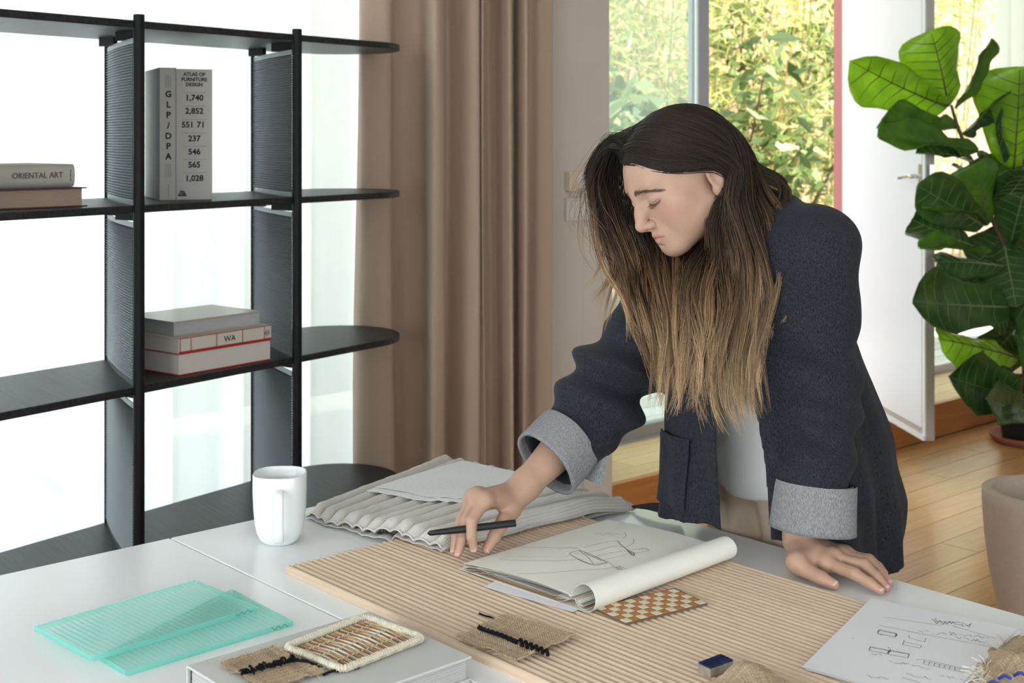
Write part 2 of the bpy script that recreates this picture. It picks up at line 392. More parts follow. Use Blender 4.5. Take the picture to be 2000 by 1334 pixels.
def sheer_mat():
    m = bpy.data.materials.new('sheer_voile'); m.use_nodes = True; nt = m.node_tree; nt.nodes.clear(); L = nt.links.new
    o = nt.nodes.new('ShaderNodeOutputMaterial'); tr = nt.nodes.new('ShaderNodeBsdfTransparent'); tl = nt.nodes.new('ShaderNodeBsdfTranslucent'); df = nt.nodes.new('ShaderNodeBsdfDiffuse')
    tl.inputs[0].default_value = (.86, .885, .92, 1); df.inputs[0].default_value = (.85, .86, .88, 1)
    m1 = nt.nodes.new('ShaderNodeMixShader'); m1.inputs[0].default_value = .12; L(tl.outputs[0], m1.inputs[1]); L(df.outputs[0], m1.inputs[2])
    m2 = nt.nodes.new('ShaderNodeMixShader'); lw = nt.nodes.new('ShaderNodeLayerWeight'); lw.inputs[0].default_value = .35
    mr = nt.nodes.new('ShaderNodeMapRange'); mr.inputs[3].default_value = .93; mr.inputs[4].default_value = 1.0; L(lw.outputs['Facing'], mr.inputs[0])
    L(mr.outputs[0], m2.inputs[0]); L(tr.outputs[0], m2.inputs[1]); L(m1.outputs[0], m2.inputs[2]); L(m2.outputs[0], o.inputs[0]); return m
M_sheer = sheer_mat()
def curtain_from_px(pts, dbase, z0, z1, flare=0.0, n=260, nz=14):
    arr = np.array([[wt(px, dbase+d), d] for px, d in pts])
    cv = catmull(arr, n); G = np.zeros((nz, n, 3))
    for i in range(nz):
        z = lerp(z0, z1, i/(nz-1)); k = 1-(i/(nz-1))
        for j in range(n):
            t, d = cv[j]; t = t+flare*k*k*(.5-j/n)*-.1; d = d*(1+.18*k*math.sin(j*.13+i*.5))
            q = wp(t, dbase+d+.012*k*math.sin(j*.05+2)); G[i, j] = (*q, z)
    return G
cpts = [(700, .15), (706, .105), (735, .07), (763, .055), (768, .12), (795, .11), (822, .06), (842, -.045), (860, -.055), (868, -.03), (870, .06), (892, .03), (918, -.03), (934, -.045), (940, -.035), (944, -.055), (947, .06), (966, .045), (982, .0), (998, -.03), (1001, .05), (1016, .0), (1031, -.03), (1034, .055), (1056, .03), (1080, .02)]
co = MB().grid(curtain_from_px(cpts, -.10, .03, 2.72)).build('curtain', M_curt, smooth=True)
tag(solid(co, .002), 'taupe floor-length curtain gathered in vertical folds beside the shelf', 'curtain')
def wavy(t0, t1, d, amp, per, z0, z1, nz=8, seed=1):
    r = np.random.default_rng(seed); n = int((t1-t0)/.012)
    ts = np.linspace(t0, t1, n); ph = np.cumsum(r.uniform(.7, 1.3, n))*.012/per*2*math.pi
    am = amp*(.55+.45*np.sin(ts*2.1+seed)); G = np.zeros((nz, n, 3))
    for i in range(nz):
        k = 1-i/(nz-1)
        for j in range(n):
            q = wp(ts[j]+.3*am[j]*math.sin(2*ph[j]), d+am[j]*math.sin(ph[j]+.4*k*math.sin(ts[j]*3))*(1+.3*k)); G[i, j] = (*q, lerp(z0, z1, i/(nz-1)))
    return G
s1 = MB().grid(wavy(-9.3, wt(748, .16), .16, .04, .23, .02, 2.7, seed=3)).build('sheer_curtain', M_sheer, smooth=True)
tag(s1, 'sheer white voile curtain glowing with daylight behind the black shelf', 'curtain', 'sheer curtains')
s2 = MB().grid(wavy(wt(1946, .33), wt(1946, .33)+1.6, .33, .022, .16, .17, 2.58, seed=5)).build('sheer_curtain', M_sheer, smooth=True)
tag(s2, 'sheer white curtain at the garden window behind the fiddle-leaf plant', 'curtain', 'sheer curtains')
# switches on the pier
M_ivory = mat('ivory_plastic', (.62, .50, .36), .45); M_swhite = mat('white_plastic', (.62, .58, .54), .45)
def plate(name, px0, px1, py0, py1, dd, m, label):
    t0, t1 = wt(px0, -.012), wt(px1, -.012); Y = wp(t0, 0)[1]; z0, z1 = P(0, py1, Y)[2], P(0, py0, Y)[2]
    o = bevel(wbox(MB(), t0, t1, -.012-dd if px0 >= 1136 else -dd, 0, z0, z1).build(name, m), .004, 2); tag(o, label, 'switch'); return o, t0, t1, z0, z1
o, t0, t1, z0, z1 = plate('intercom', 1107, 1146, 335, 374, .03, M_ivory, 'ivory intercom box on the wall beside the hair')
bevel(wbox(MB(), lerp(t0, t1, .4), lerp(t0, t1, .7), -.040, -.028, lerp(z0, z1, .15), lerp(z0, z1, .85)).build('call_button', M_swhite, o), .003)
o, t0, t1, z0, z1 = plate('light_switch', 1107, 1158, 386, 433, .014, M_swhite, 'pale switch plate on the wall below the ivory intercom')
for k in range(2): bevel(wbox(MB(), lerp(t0, t1, .12+.4*k), lerp(t0, t1, .46+.4*k), -.020, -.010, lerp(z0, z1, .15), lerp(z0, z1, .85)).build('rocker', M_swhite, o), .002)
# outside: deck
M_deck = woodmat('weathered_deck', (.50, .49, .47), (.66, .65, .63), .7)
M_soil = mat('soil', (.10, .075, .05), .95, var=.4, vscale=20)
gd = slabs('ground', -12, 9, .48, 12, -.1, .02, M_soil)
dk = slabs('deck', tg0-1, 4, .56, 2.3, .02, .09, M_sub)
for k in range(12):
    d0 = .56+k*.145; slabs('deck_board', tg0-1, 4, d0+.004, d0+.141, .09, .115, M_deck, dk)
dk2 = slabs('terrace', -12, tg0-1.02, .5, 12, .02, .06, mat('pale_paving', (.75, .75, .74), .8))
gw = slabs('garden_wall', tg0+2.2, 12, 5.0, 5.15, .02, 3.2, mat('pink_render', (.55, .33, .28), .9, var=.2, vscale=4))
# ------------------------------------------------------------------ black shelf and its books
S = nrm([1850, 2600.0]); NS = np.array([-S[1], S[0]])
Y1 = 3.094; P1 = np.array([(268-1000)/FPX*Y1, Y1])
def sp(s, d): return P1+S*s+NS*d
k2 = (577-1000)/FPX; L2 = (k2*P1[1]-P1[0])/(S[0]-k2*S[1])
DEP = .377; SZ = [1.694, 1.264, .842, .417, .06]; THK = .018
M_blk = mat('black_stained_oak', (.008, .008, .009), .45, .35, col2=(.028, .028, .031), vscale=5, stretch=(1.0, 22, 22, -math.atan2(S[1], S[0])), bump=.12, bscale=5)
M_post = mat('black_post_lacquer', (.005, .005, .0055), .55, .25)
M_perf = mat('dark_slatted_metal', (.12, .128, .145), .38, .5, .5)
unit = empty('bookshelf', (*sp(.2, .19), 0), 'black open shelf unit with round-ended boards in front of the sheer curtain', 'shelf')
# round end so that its silhouette reaches pixel 780 on the third board
best = None
for sc_ in np.arange(L2, L2+.5, .004):
    m_ = max(pix(v3(sp(sc_+.1885*math.cos(a), .1885+.1885*math.sin(a)), SZ[2]))[0] for a in np.linspace(-1.57, 1.57, 40))
    if m_ >= 780: best = sc_; break
SC = best if best else L2+.25
SL = -1.1
for z in SZ:
    q = [sp(SL, DEP), sp(SL, 0)]+[sp(SC+.1885*math.cos(a), .1885+.1885*math.sin(a)) for a in np.linspace(-math.pi/2, math.pi/2, 25)]
    bevel(MB().prism(q, z-THK, z).build('board', M_blk, unit), .003, 2)
POSTS = (0.0, L2, -L2)
for s0 in POSTS:
    MB().tube([v3(sp(s0, -.006), 0), v3(sp(s0, -.006), SZ[0]+.012), v3(sp(s0, -.006), SZ[0]+.0135)], [.013, .013, .0115], 16).build('post', M_post, unit, smooth=False)
    MB().tube([v3(sp(s0+.2, DEP-.006), 0), v3(sp(s0+.2, DEP-.006), SZ[0]-THK)], .006, 8).build('rear_rod', M_post, unit)
    for i in range(4):
        zb, zt = SZ[i+1], SZ[i]-THK-.022
        NR = 54; nu = 10; G = []
        rows = [zb+.0, zb+.012]+[lerp(zb+.013, zt-.013, k/(NR*2)) for k in range(NR*2+1)]+[zt-.012, zt]
        for ri, z in enumerate(rows):
            off = .0 if ri < 2 or ri > len(rows)-3 else (.0030 if ri % 2 else -.0020)
            row = []
            for u in np.linspace(0, 1, nu):
                bow = .007*math.sin(math.pi*u)
                p = sp(s0+.2*u, .012+(DEP-.02)*u)-(S*.884-NS*.466)*(bow+off)
                row.append((*p, z))
            G.append(row)
        pn_ = MB().grid(np.array(G)).build('slatted_panel', M_perf, unit); solid(pn_, .0025)
        MB().box(sp(s0+.045, .09), NS, S, .04, .006, zt, SZ[i]-THK+.001).build('bracket', M_post, unit)
        MB().box(sp(s0+.15, .30), NS, S, .03, .006, zt, SZ[i]-THK+.001).build('bracket', M_post, unit)
Y_ = None
M_gpap = mat('grey_cloth_cover', (.42, .40, .375), .75, .2, bump=.15, bscale=900)
M_page = mat('book_pages', (.62, .61, .60), .85, .1, var=.12, vscale=60, stretch=(1, 1, 30))
M_ink = mat('black_ink', (.02, .02, .022), .7, .1); M_inkg = mat('grey_ink', (.10, .10, .10), .7, .1)
def book(name, c, ax, w, d, z0, h, cov, page, label, spine='front', ct=.0028, inset=.004, group=None, hinge=None, ends=None):
    """c: front-left bottom corner (2d); ax: 2d along the front; depth goes to the left-hand normal"""
    ax = nrm(ax); ay = np.array([-ax[1], ax[0]]); root = empty(name, (*(c+ax*w/2+ay*d/2), z0), label, 'book', group)
    def bx(x0, x1, y0, y1, za, zb): return MB().box(c+ax*(x0+x1)/2+ay*(y0+y1)/2, ax, ay, (x1-x0)/2, (y1-y0)/2, za, zb)
    bevel(bx(0, w, 0, d, z0, z0+ct).build('cover', cov, root), .0008, 1); bevel(bx(0, w, 0, d, z0+h-ct, z0+h).build('cover', cov, root), .0008, 1)
    bx(inset if spine != 'left' else ct, w-inset, inset if spine != 'front' else ct, d-inset, z0+ct, z0+h-ct).build('page_block', page, root)
    if spine == 'front':
        bevel(bx(0, w, -.001, ct, z0+.0005, z0+h-.0005).build('spine', cov, root), .001, 2)
    elif spine == 'back': bx(0, w, d-ct, d, z0, z0+h).build('spine', cov, root)
    return root
# two standing volumes
def standing(name, c, ax, w, d, z0, h, m, label):
    ax = nrm(ax); ay = np.array([-ax[1], ax[0]]); root = empty(name, (*(c+ax*w/2+ay*d/2), z0), label, 'book')
    def bx(x0, x1, y0, y1, za, zb): return MB().box(c+ax*(x0+x1)/2+ay*(y0+y1)/2, ax, ay, (x1-x0)/2, (y1-y0)/2, za, zb)
    bevel(bx(0, .003, 0, d, z0, z0+h).build('cover', m, root), .0008, 1); bevel(bx(w-.003, w, 0, d, z0, z0+h).build('cover', m, root), .0008, 1)
    bevel(bx(0, w, -.003, 0, z0, z0+h).build('spine', m, root), .0012, 2)
    bx(.003, w-.003, 0, d-.004, z0+.003, z0+h-.003).build('page_block', M_page, root)
    return root, ax, ay
c_a = T(343.5, 391, SZ[1])[:2]; h_a = (391-132)*c_a[1]/FPX; w_a = (407-343)*c_a[1]/FPX
c_g = T(311, 391.5, SZ[1])[:2]; axg = nrm([1, .45]); w_g = .0415
at, ax, ay = standing('standing_book', c_a, [1, .45], w_a*1.10, .235, SZ[1], h_a-.003, M_gpap, 'thick grey upright book with spine headed atlas of furniture design')
o3 = v3(c_a-ay*.003, SZ[1]); X3 = v3(nrm([1, .45]), 0); Z3 = np.array([0, 0, 1.])
def ya(py): return (391-py)*c_a[1]/FPX
xm = w_a*1.10/2
items = [('ATLAS OF', xm, ya(145), .0125, .98, 0, .0004), ('FURNITURE', xm, ya(155), .0125, .98, 0, .0004), ('DESIGN', xm, ya(165), .0125, .98, 0, .0004)]
for py, tx in ((191, '1,740'), (217, '2,852'), (271, '237'), (297, '546'), (322.5, '565'), (349, '1,028')):
    items.append((tx, xm, ya(py), .0205, 1.0, 0, .0006))
items += [('551', xm-.0165, ya(244), .0205, 1.0, 0, .0006), ('71', xm+.0165, ya(244), .0205, 1.0, 0, .0006)]
for k, s_ in enumerate(('Vitra', 'Design', 'Museum')): items.append((s_, .0155, ya(374.5+k*3.6), .0062, 1.0, 0, .0004))
text_on('lettering', items, o3, X3, Z3, M_ink, at)['kind'] = 'stuff'
lm = MB()
for py in (181, 207.5, 234, 260, 286, 312, 338): lm.add([o3+X3*(xm+sx*.029)+Z3*(ya(py)+dz)+v3(-ay*.0006, 0) for sx, dz in ((-1, 0), (1, 0), (1, .0007), (-1, .0007))], [(0, 1, 2, 3)])
for py in (201, 227, 281, 307, 333, 360): lm.add([o3+X3*(xm+sx*.004)+Z3*(ya(py)+dz)+v3(-ay*.0006, 0) for sx, dz in ((-1, 0), (1, 0), (1, .0006), (-1, .0006))], [(0, 1, 2, 3)])
lm.build('rule_lines', M_inkg, at, kind='stuff')
gp, ax, ay = standing('standing_book', c_g, axg, w_g, .225, SZ[1], h_a, M_gpap, 'slim grey upright book lettered GLP/DPA beside the thick atlas volume')
og = v3(c_g-ay*.003, SZ[1]); axg3 = v3(axg, 0); yg = ya
items = []
for py, tx in ((184.5, 'G'), (205, 'L'), (225, 'P'), (246, '/'), (266, 'D'), (286, 'P'), (306, 'A')): items.append((tx, w_g*.53, yg(py), .0215, 1.0, 0, .0007))
for k in range(3): items.append(('Architektur Wien'[:9+3*k], w_g*(.40+.13*k), yg(158), .0056, 1.0, 1, .0002)); items.append(('Gutknecht Partner'[:10+2*k], w_g*(.40+.13*k), yg(333), .0056, 1.0, 1, .0002))
items.append(('Monograph', w_g*.55, yg(374), .0056, 1.0, 1, .0002))
items = [it for it in items if len(it[0]) == 1]
text_on('lettering', items, og, axg3, Z3, M_ink, gp)['kind'] = 'stuff'
# fine vertical print on the slim spine, too small to read
tm = MB()
for (p0, p1) in ((146, 171), (318, 346), (360, 386)):
    for k in range(3 if p0 < 350 else 1):
        x = w_g*(.38+.13*k) if p0 < 350 else w_g*.53; y = p1
        while y > p0+k*2:
            q = random.uniform(1, 3.2)
            tm.add([og+axg3*(x+a*.0007)+Z3*ya(y-b*q)+v3(-ay*.0006, 0) for a, b in ((-1, 0), (1, 0), (1, 1), (-1, 1))], [(0, 1, 2, 3)]); y -= q+.9
tm.build('small_print', M_inkg, gp, kind='stuff')
# stack on the third board
M_red = mat('red_cover', (.42, .022, .022), .5); M_cream = mat('cream_cover', (.58, .54, .48), .6); M_pg2 = mat('pale_pages', (.62, .57, .53), .85, .1, var=.06, vscale=40, stretch=(1, 1, 40))
M_dk = mat('dark_book_cover', (.50, .41, .32), .32, .5); M_pgg = mat('grey_pages', (.42, .42, .43), .8, .1, var=.10, vscale=40, stretch=(1, 1, 40))
cb = T(349, 735, SZ[2])[:2]; axb = nrm(T(535, 702, SZ[2])[:2]-cb); nb = np.array([-axb[1], axb[0]])
HB = .054; HM = .0375; HT = .035
bb = book('lying_book', cb, axb, .302, .215, SZ[2], HB, M_red, M_pg2, 'large pale book with thin red covers, bottom of the shelf stack', spine='back')
bm_ = book('lying_book', cb+axb*.0, axb, .298, .215, SZ[2]+HB, HM, M_cream, M_pg2, 'cream book with red ruled spine lettered WA, middle of the stack', spine='front')
om = v3(cb-nb*.001, SZ[2]+HB); ab3 = v3(axb, 0)
text_on('lettering', [('WA', .298*.532, HM*.5, .021, 1.05, 0, .0)], om, ab3, Z3, M_ink, bm_)
rl = MB()
def strip(x0, x1, z0, z1): rl.add([om+ab3*x+Z3*z+v3(-nb*.0009, 0) for x, z in ((x0, z0), (x1, z0), (x1, z1), (x0, z1))], [(0, 1, 2, 3)])
for x in (.002, .035, .115, .199, .272): strip(x, x+.0022, 0, HM)
strip(0, .298, 0, .005); strip(0, .298, HM-.002, HM)
rl.build('red_rule', M_red, bm_, kind='stuff')
MB().tube([om+ab3*.283+Z3*HM*.5+v3(-nb*.001, 0)+ab3*.006*math.cos(a)+Z3*.006*math.sin(a) for a in np.linspace(0, 6.28, 17)], .0007, 4).build('emblem', M_ink, bm_)
rl = MB(); strip(.275, .291, HM*.5-.0005, HM*.5+.0008); rl.build('emblem_bar', M_ink, bm_)
ct_ = T(339, 657, SZ[2]+HB+HM)[:2]
book('lying_book', ct_, nrm(axb+np.array([.02, -.02])), .278, .205, SZ[2]+HB+HM, HT, M_dk, M_pgg, 'brown book with grey pages, topmost of the shelf stack', spine='back', ct=.003)
# two lying books at the left end of the middle board
cr = T(171, 403, SZ[1])[:2]; M_tan = mat('tan_pages', (.33, .235, .185), .8, .1, var=.08, vscale=30, stretch=(1, 1, 30)); M_brn = mat('maroon_cover', (.06, .03, .028), .5)
axo = nrm(S+np.array([.10, -.06])); no = np.array([-axo[1], axo[0]])
book('lying_book', cr-axo*.30, axo, .30, .21, SZ[1], .044, M_brn, M_tan, 'tan-edged book with dark covers under the oriental art volume', spine='back', inset=.009)
zt_ = SZ[1]+.044; r2 = T(147, 364, zt_)[:2]
ob = empty('lying_book', (*(r2-axo*.15), zt_), 'cream cloth book lettered ORIENTAL ART lying on the tan-edged book', 'book')
prof = [(0, .0), (-.006, .002), (-.010, .012), (-.0115, .026), (-.010, .040), (-.006, .050), (0, .052)]
G = np.array([[(*(r2-axo*x+no*(p[0]+.012)), zt_+p[1]) for p in prof] for x in (.30, .15, .0)])
M_cl = mat('cream_cloth', (.46, .42, .37), .75, .2, bump=.1, bscale=700)
sp_ = MB().grid(G); sp_.build('spine', M_cl, ob, smooth=True)
for (za, zb) in ((0, .003), (.049, .052)): MB().box(r2-axo*.15+no*.115, axo, no, .15, .105, zt_+za, zt_+zb).build('cover', M_cl, ob)
MB().box(r2-axo*.152+no*.11, axo, no, .144, .100, zt_+.003, zt_+.049).build('page_block', M_page, ob)
M_brown_ink = mat('brown_ink', (.10, .075, .06), .7)
oo = v3(r2-axo*.0+no*(-.0008), zt_)
text_on('lettering', [('ORIENTAL ART', -.094, .027, .0185, .98, 0, .0)], oo, v3(axo, 0), Z3, M_brown_ink, ob)
sv = MB()
for k in range(14):
    z = .012+k*.002; sv.add([oo+v3(axo, 0)*(-.012+a*.0016*random.uniform(.5, 1))+Z3*(z+b*.0014) for a, b in ((-1, 0), (1, 0), (1, 1), (-1, 1))], [(0, 1, 2, 3)])
sv.build('publisher_mark', M_brown_ink, ob, kind='stuff')
# ------------------------------------------------------------------ tables
OT = T(968, 911)[:2]
def tl(px, py, z=TZ):
    p = T(px, py, z)[:2]-OT; return np.array([p@B, p@A])
def tw(x, y, z=None):
    p = OT+B*x+A*y; return p if z is None else v3(p, z)
ysm = tl(329, 1049)[1]
M_lam = mat('white_laminate', (.86, .87, .885), .20, .5); M_leg = mat('white_metal', (.75, .75, .75), .4)
def table(name, y0, y1, label):
    root = empty(name, (*tw(.9, (y0+y1)/2), 0), label, 'table', 'white tables pushed together')
    bevel(MB().box(tw(.9, (y0+y1)/2), B, A, .9, (y1-y0)/2, TZ-.03, TZ).build('tabletop', M_lam, root), .0022, 3)
    for xx in (.05, 1.75):
        for yy in (y0+.05, y1-.05): bevel(MB().box(tw(xx, yy), B, A, .022, .022, 0, TZ-.03).build('leg', M_leg, root), .003)
    for yy in (y0+.05, y1-.05): MB().box(tw(.9, yy), B, A, .83, .012, TZ-.08, TZ-.031).build('apron', M_leg, root)
    return root
table('work_table', ysm+.0012, 0, 'white table holding the sketchbook and ribbed board, nearer the standing woman')
table('work_table', 2*ysm, ysm-.0012, 'white table holding the glass panes, left of the seam between the tables')

# fluted board
a0 = tl(558, 1121); yr = (tl(1413, 1105)[1]+tl(1675, 1186)[1])/2; yl = a0[1]; bx0 = a0[0]; bx1 = 1.5
ppt = (tl(745, 1073)[1]-yl)/16.0; NRIB = max(20, round((yr-yl)/ppt)); ppt = (yr-yl)/NRIB
BT = .0125; ZB = TZ+BT
M_flute = woodmat('pale_oak_flutes', (.60, .44, .315), (.73, .57, .435), .55, scale=20, ang=TH, bump=.3, spec=.25, st=(.9, 40, 40))
xs = np.linspace(bx0, bx1, 8); bm2 = MB()
for k in range(NRIB):
    y0 = yl+ppt*k; prof = [(y0+ppt*(.5-.5*math.cos(a)), TZ+.0015+.0110*max(0, math.sin(a))**.62) for a in np.linspace(0, math.pi, 14)]
    bm2.grid(np.array([[tw(x, y, z) for y, z in prof] for x in xs]))
    for x in (bx0, bx1): v_ = [tw(x, y, z) for y, z in prof]+[tw(x, y0+ppt, TZ), tw(x, y0, TZ)]; bm2.add(v_, [tuple(range(16))])
for y in (yl, yr): bm2.add([tw(bx0, y, TZ), tw(bx1, y, TZ), tw(bx1, y, TZ+.0016), tw(bx0, y, TZ+.0016)], [(0, 1, 2, 3)])
bm2.add([tw(x, y, TZ+.0003) for x, y in ((bx0, yl), (bx0, yr), (bx1, yr), (bx1, yl))], [(0, 1, 2, 3)])
bo = bm2.build('ribbed_board', M_flute, smooth=False); tag(bo, 'pale oak board with rounded flutes lying along the white table', 'board')
bo.data.polygons.foreach_set('use_smooth', [len(p.vertices) == 4 for p in bo.data.polygons])
def on_board(p2):
    q = p2-OT; x, y = q@B, q@A; return bx0 < x < bx1 and yl < y < yr
def base_z(p2): return ZB if on_board(p2) else TZ
def soft_base(p2):
    q = p2-OT; x, y = q@B, q@A; o_ = math.hypot(max(0, bx0-x), max(0, y-yr)); t = min(1, o_/.11); return ZB-(ZB-TZ)*t*t*(3-2*t)

# ------------------------------------------------------------------ small builders
def quad_grid(c, nu, nv):                         # c: 4 corners (4,3) order 00,10,11,01
    c = np.asarray(c, float); u = np.linspace(0, 1, nu)[:, None, None]; v = np.linspace(0, 1, nv)[None, :, None]
    return c[0]*(1-u)*(1-v)+c[1]*u*(1-v)+c[2]*u*v+c[3]*(1-u)*v
def grid_obj(name, G, m, parent=None, smooth=True, thick=0, **kw):
    n, k = G.shape[:2]; L1 = np.linalg.norm(G[-1, 0]-G[0, 0]); L2_ = np.linalg.norm(G[0, -1]-G[0, 0])
    uv = np.stack(np.meshgrid(np.linspace(0, L1, n), np.linspace(0, L2_, k), indexing='ij'), -1)
    if thick:
        N_ = np.cross(np.gradient(G, axis=0), np.gradient(G, axis=1)); N_ /= np.linalg.norm(N_, axis=2, keepdims=True)+1e-12
        Tg, Bg = G+N_*thick/2, G-N_*thick/2; i, j = np.meshgrid(np.arange(n-1), np.arange(k-1), indexing='ij'); i = i.ravel(); j = j.ravel()
        Q = np.stack([i*k+j, (i+1)*k+j, (i+1)*k+j+1, i*k+j+1], 1); V = [Tg.reshape(-1, 3), Bg.reshape(-1, 3)]; QQ = [Q, Q[:, ::-1]+n*k]; UVs = [uv.reshape(-1, 2)]*2; n0 = 2*n*k
        for sl, fl in (((slice(None), 0), 1), ((slice(None), -1), 0), ((0, slice(None)), 0), ((-1, slice(None)), 1)):
            a_, b_ = Tg[sl], Bg[sl]; q = len(a_); V += [a_, b_]; UVs += [uv[sl]]*2; r = np.arange(q-1); Qs = np.stack([r, r+1, q+r+1, q+r], 1)+n0; QQ.append(Qs if fl else Qs[:, ::-1]); n0 += 2*q
        me = fast_mesh(name, np.concatenate(V), np.concatenate(QQ)); uvv = np.concatenate(UVs)
        o = link(name, me, m, parent, smooth, **kw); set_uv(me, lambda co: uvv); return o
    o = MB().grid(G).build(name, m, parent, smooth, **kw); set_uv(o.data, lambda co: uv.reshape(-1, 2)); return o
def vnoise(x, y, s=1, seed=0):
    return (math.sin(x*s*1.7+seed)+math.sin(y*s*2.3+seed*1.7)+math.sin((x+y)*s*1.1+seed*.6)+math.sin((x-y*1.3)*s*2.9+seed*2.1)*.5)/3.5

# ------------------------------------------------------------------ mug
M_por = mat('white_porcelain', (.80, .82, .82), .16, .5)
mc = T(546.5, 1058)[:2]; mug = empty('mug', (*mc, TZ), 'white porcelain mug with its handle toward the camera', 'mug')
mh = .1175; R_ = .0445
pr = [(0, .001), (.024, .0), (.0275, .002), (.034, .009), (.0385, .020), (.0415, .036), (.0435, .058), (.0445, .085), (R_, mh-.002), (.0435, mh), (.0425, mh-.001), (.042, .085), (.041, .055), (.038, .028), (.03, .014), (.0, .010)]
MB().lathe(mc, [(r, TZ+z) for r, z in pr], 48, 2.5).build('body', M_por, mug, True)
hd = nrm(-mc+np.array([-.05, 0])); hx = np.array([-hd[1], hd[0]])
path = catmull([(.040, .093), (.055, .097), (.068, .088), (.0705, .06), (.066, .030), (.052, .016), (.036, .022)], 22)
G = []
for (r, z) in path:
    pass
tn = np.gradient(path, axis=0); tn /= np.linalg.norm(tn, axis=1)[:, None]
for (r, z), t_ in zip(path, tn):
    nn = np.array([t_[1], -t_[0]]); row = []
    for k in range(12):
        a = 2*math.pi*k/12; e = .6; ca = np.sign(math.cos(a))*abs(math.cos(a))**e; sa = np.sign(math.sin(a))*abs(math.sin(a))**e
        q = mc+hd*(r+nn[0]*.0042*sa)+hx*.0075*ca; row.append((*q, TZ+z+nn[1]*.0042*sa))
    G.append(row)
MB().grid(np.array(G), True).build('handle', M_por, mug, True)

# ------------------------------------------------------------------ glass panes
def glassmat(name, tint, dif, k):
    m = bpy.data.materials.new(name); m.use_nodes = True; nt = m.node_tree; nt.nodes.clear(); L = nt.links.new
    o = nt.nodes.new('ShaderNodeOutputMaterial'); tr = nt.nodes.new('ShaderNodeBsdfTransparent'); tr.inputs[0].default_value = (*tint, 1); d0_ = nt.nodes.new('ShaderNodeBsdfDiffuse'); d0_.inputs[0].default_value = (*dif, 1); t0_ = nt.nodes.new('ShaderNodeBsdfTranslucent'); t0_.inputs[0].default_value = (*dif, 1); df = nt.nodes.new('ShaderNodeMixShader'); L(d0_.outputs[0], df.inputs[1]); L(t0_.outputs[0], df.inputs[2])
    m1 = nt.nodes.new('ShaderNodeMixShader'); m1.inputs[0].default_value = k; L(tr.outputs[0], m1.inputs[1]); L(df.outputs[0], m1.inputs[2])
    g = nt.nodes.new('ShaderNodeBsdfGlossy'); g.inputs['Roughness'].default_value = .08; lw = nt.nodes.new('ShaderNodeLayerWeight'); lw.inputs[0].default_value = .12; m2 = nt.nodes.new('ShaderNodeMixShader'); ge = nt.nodes.new('ShaderNodeNewGeometry'); sb = nt.nodes.new('ShaderNodeMath'); sb.operation = 'SUBTRACT'; sb.inputs[0].default_value = 1; L(ge.outputs['Backfacing'], sb.inputs[1]); mu = nt.nodes.new('ShaderNodeMath'); mu.operation = 'MULTIPLY'; L(lw.outputs['Fresnel'], mu.inputs[0]); L(sb.outputs[0], mu.inputs[1]); L(mu.outputs[0], m2.inputs[0]); L(m1.outputs[0], m2.inputs[1]); L(g.outputs[0], m2.inputs[2]); L(m2.outputs[0], o.inputs[0]); return m
M_gl = glassmat('aqua_glass', (.86, .98, .955), (.70, .97, .92), .26); M_gle = glassmat('aqua_glass_edge', (.70, .95, .90), (.40, .86, .77), .5)
def pane(cpx, z0, th, label, mark):
    c = [T(*q, z0+th) for q in cpx]; root = empty('glass_pane', (*np.mean(c, axis=0)[:2], z0), label, 'glass', 'ribbed aqua glass samples')
    NV = 120; Gt = quad_grid(c, 2, NV); bump = .0011*np.abs(np.sin(np.arange(NV)*math.pi/4)); Gt[:, :, 2] += bump[None, :]-.0011
    mb = MB().grid(Gt); n0 = len(mb.v)
    Gb = quad_grid(c, 2, NV); Gb[:, :, 2] = z0+.0003
    mb.add(Gb.reshape(-1, 3), [tuple(reversed((i*NV+j, (i+1)*NV+j, (i+1)*NV+j+1, i*NV+j+1))) for i in range(1) for j in range(NV-1)])
    mb.f += [(j, j+1, n0+j+1, n0+j) for j in range(NV-1)]+[(NV+j+1, NV+j, n0+NV+j, n0+NV+j+1) for j in range(NV-1)]
    mb.f += [(0, n0, n0+NV, NV), (NV-1, 2*NV-1, n0+2*NV-1, n0+NV-1)]
    mb.build('sheet', M_gl, root)
    em = MB(); ctr = np.mean(c, axis=0)
    for i in range(4):
        p, q = c[i], c[(i+1) % 4]; o_ = nrm(np.cross(q-p, [0, 0, 1])); o_ = o_ if np.dot(o_, p-ctr) > 0 else -o_
        r = th/2; row = []
        for a in np.linspace(-1.2, 1.2, 6): row.append([p+o_*r*.8*math.cos(a)*.6-[0, 0, r]+np.array([0, 0, r*math.sin(a)]), q+o_*r*.8*math.cos(a)*.6-[0, 0, r]+np.array([0, 0, r*math.sin(a)])])
        MB().grid(np.array(row)).build('edge', M_gle, root, True)
    # etched sticker scribble on the near right corner
    m_ = MB(); e0 = lerp(c[1], c[2], .86); e1 = lerp(c[1], c[2], .97); o_ = nrm(c[1]-c[0])
    pts = [lerp(e0, e1, t)+v3(o_[:2]*.0022, 0)+np.array([0, 0, -th*.4+.0022*math.sin(t*17+mark)]) for t in np.linspace(0, 1, 24)]
    m_.tube(pts, .00035, 4).build('maker_mark', M_inkg, root)
    return root
pane([(197, 1279), (247, 1309), (570, 1212), (452, 1150)], TZ, .008, 'lower ribbed aqua glass pane, nearest the grey book', 1)
pane([(70, 1222), (180, 1281), (500, 1184), (382, 1132)], TZ+.0085, .008, 'upper ribbed aqua glass pane resting across the other pane', 2)

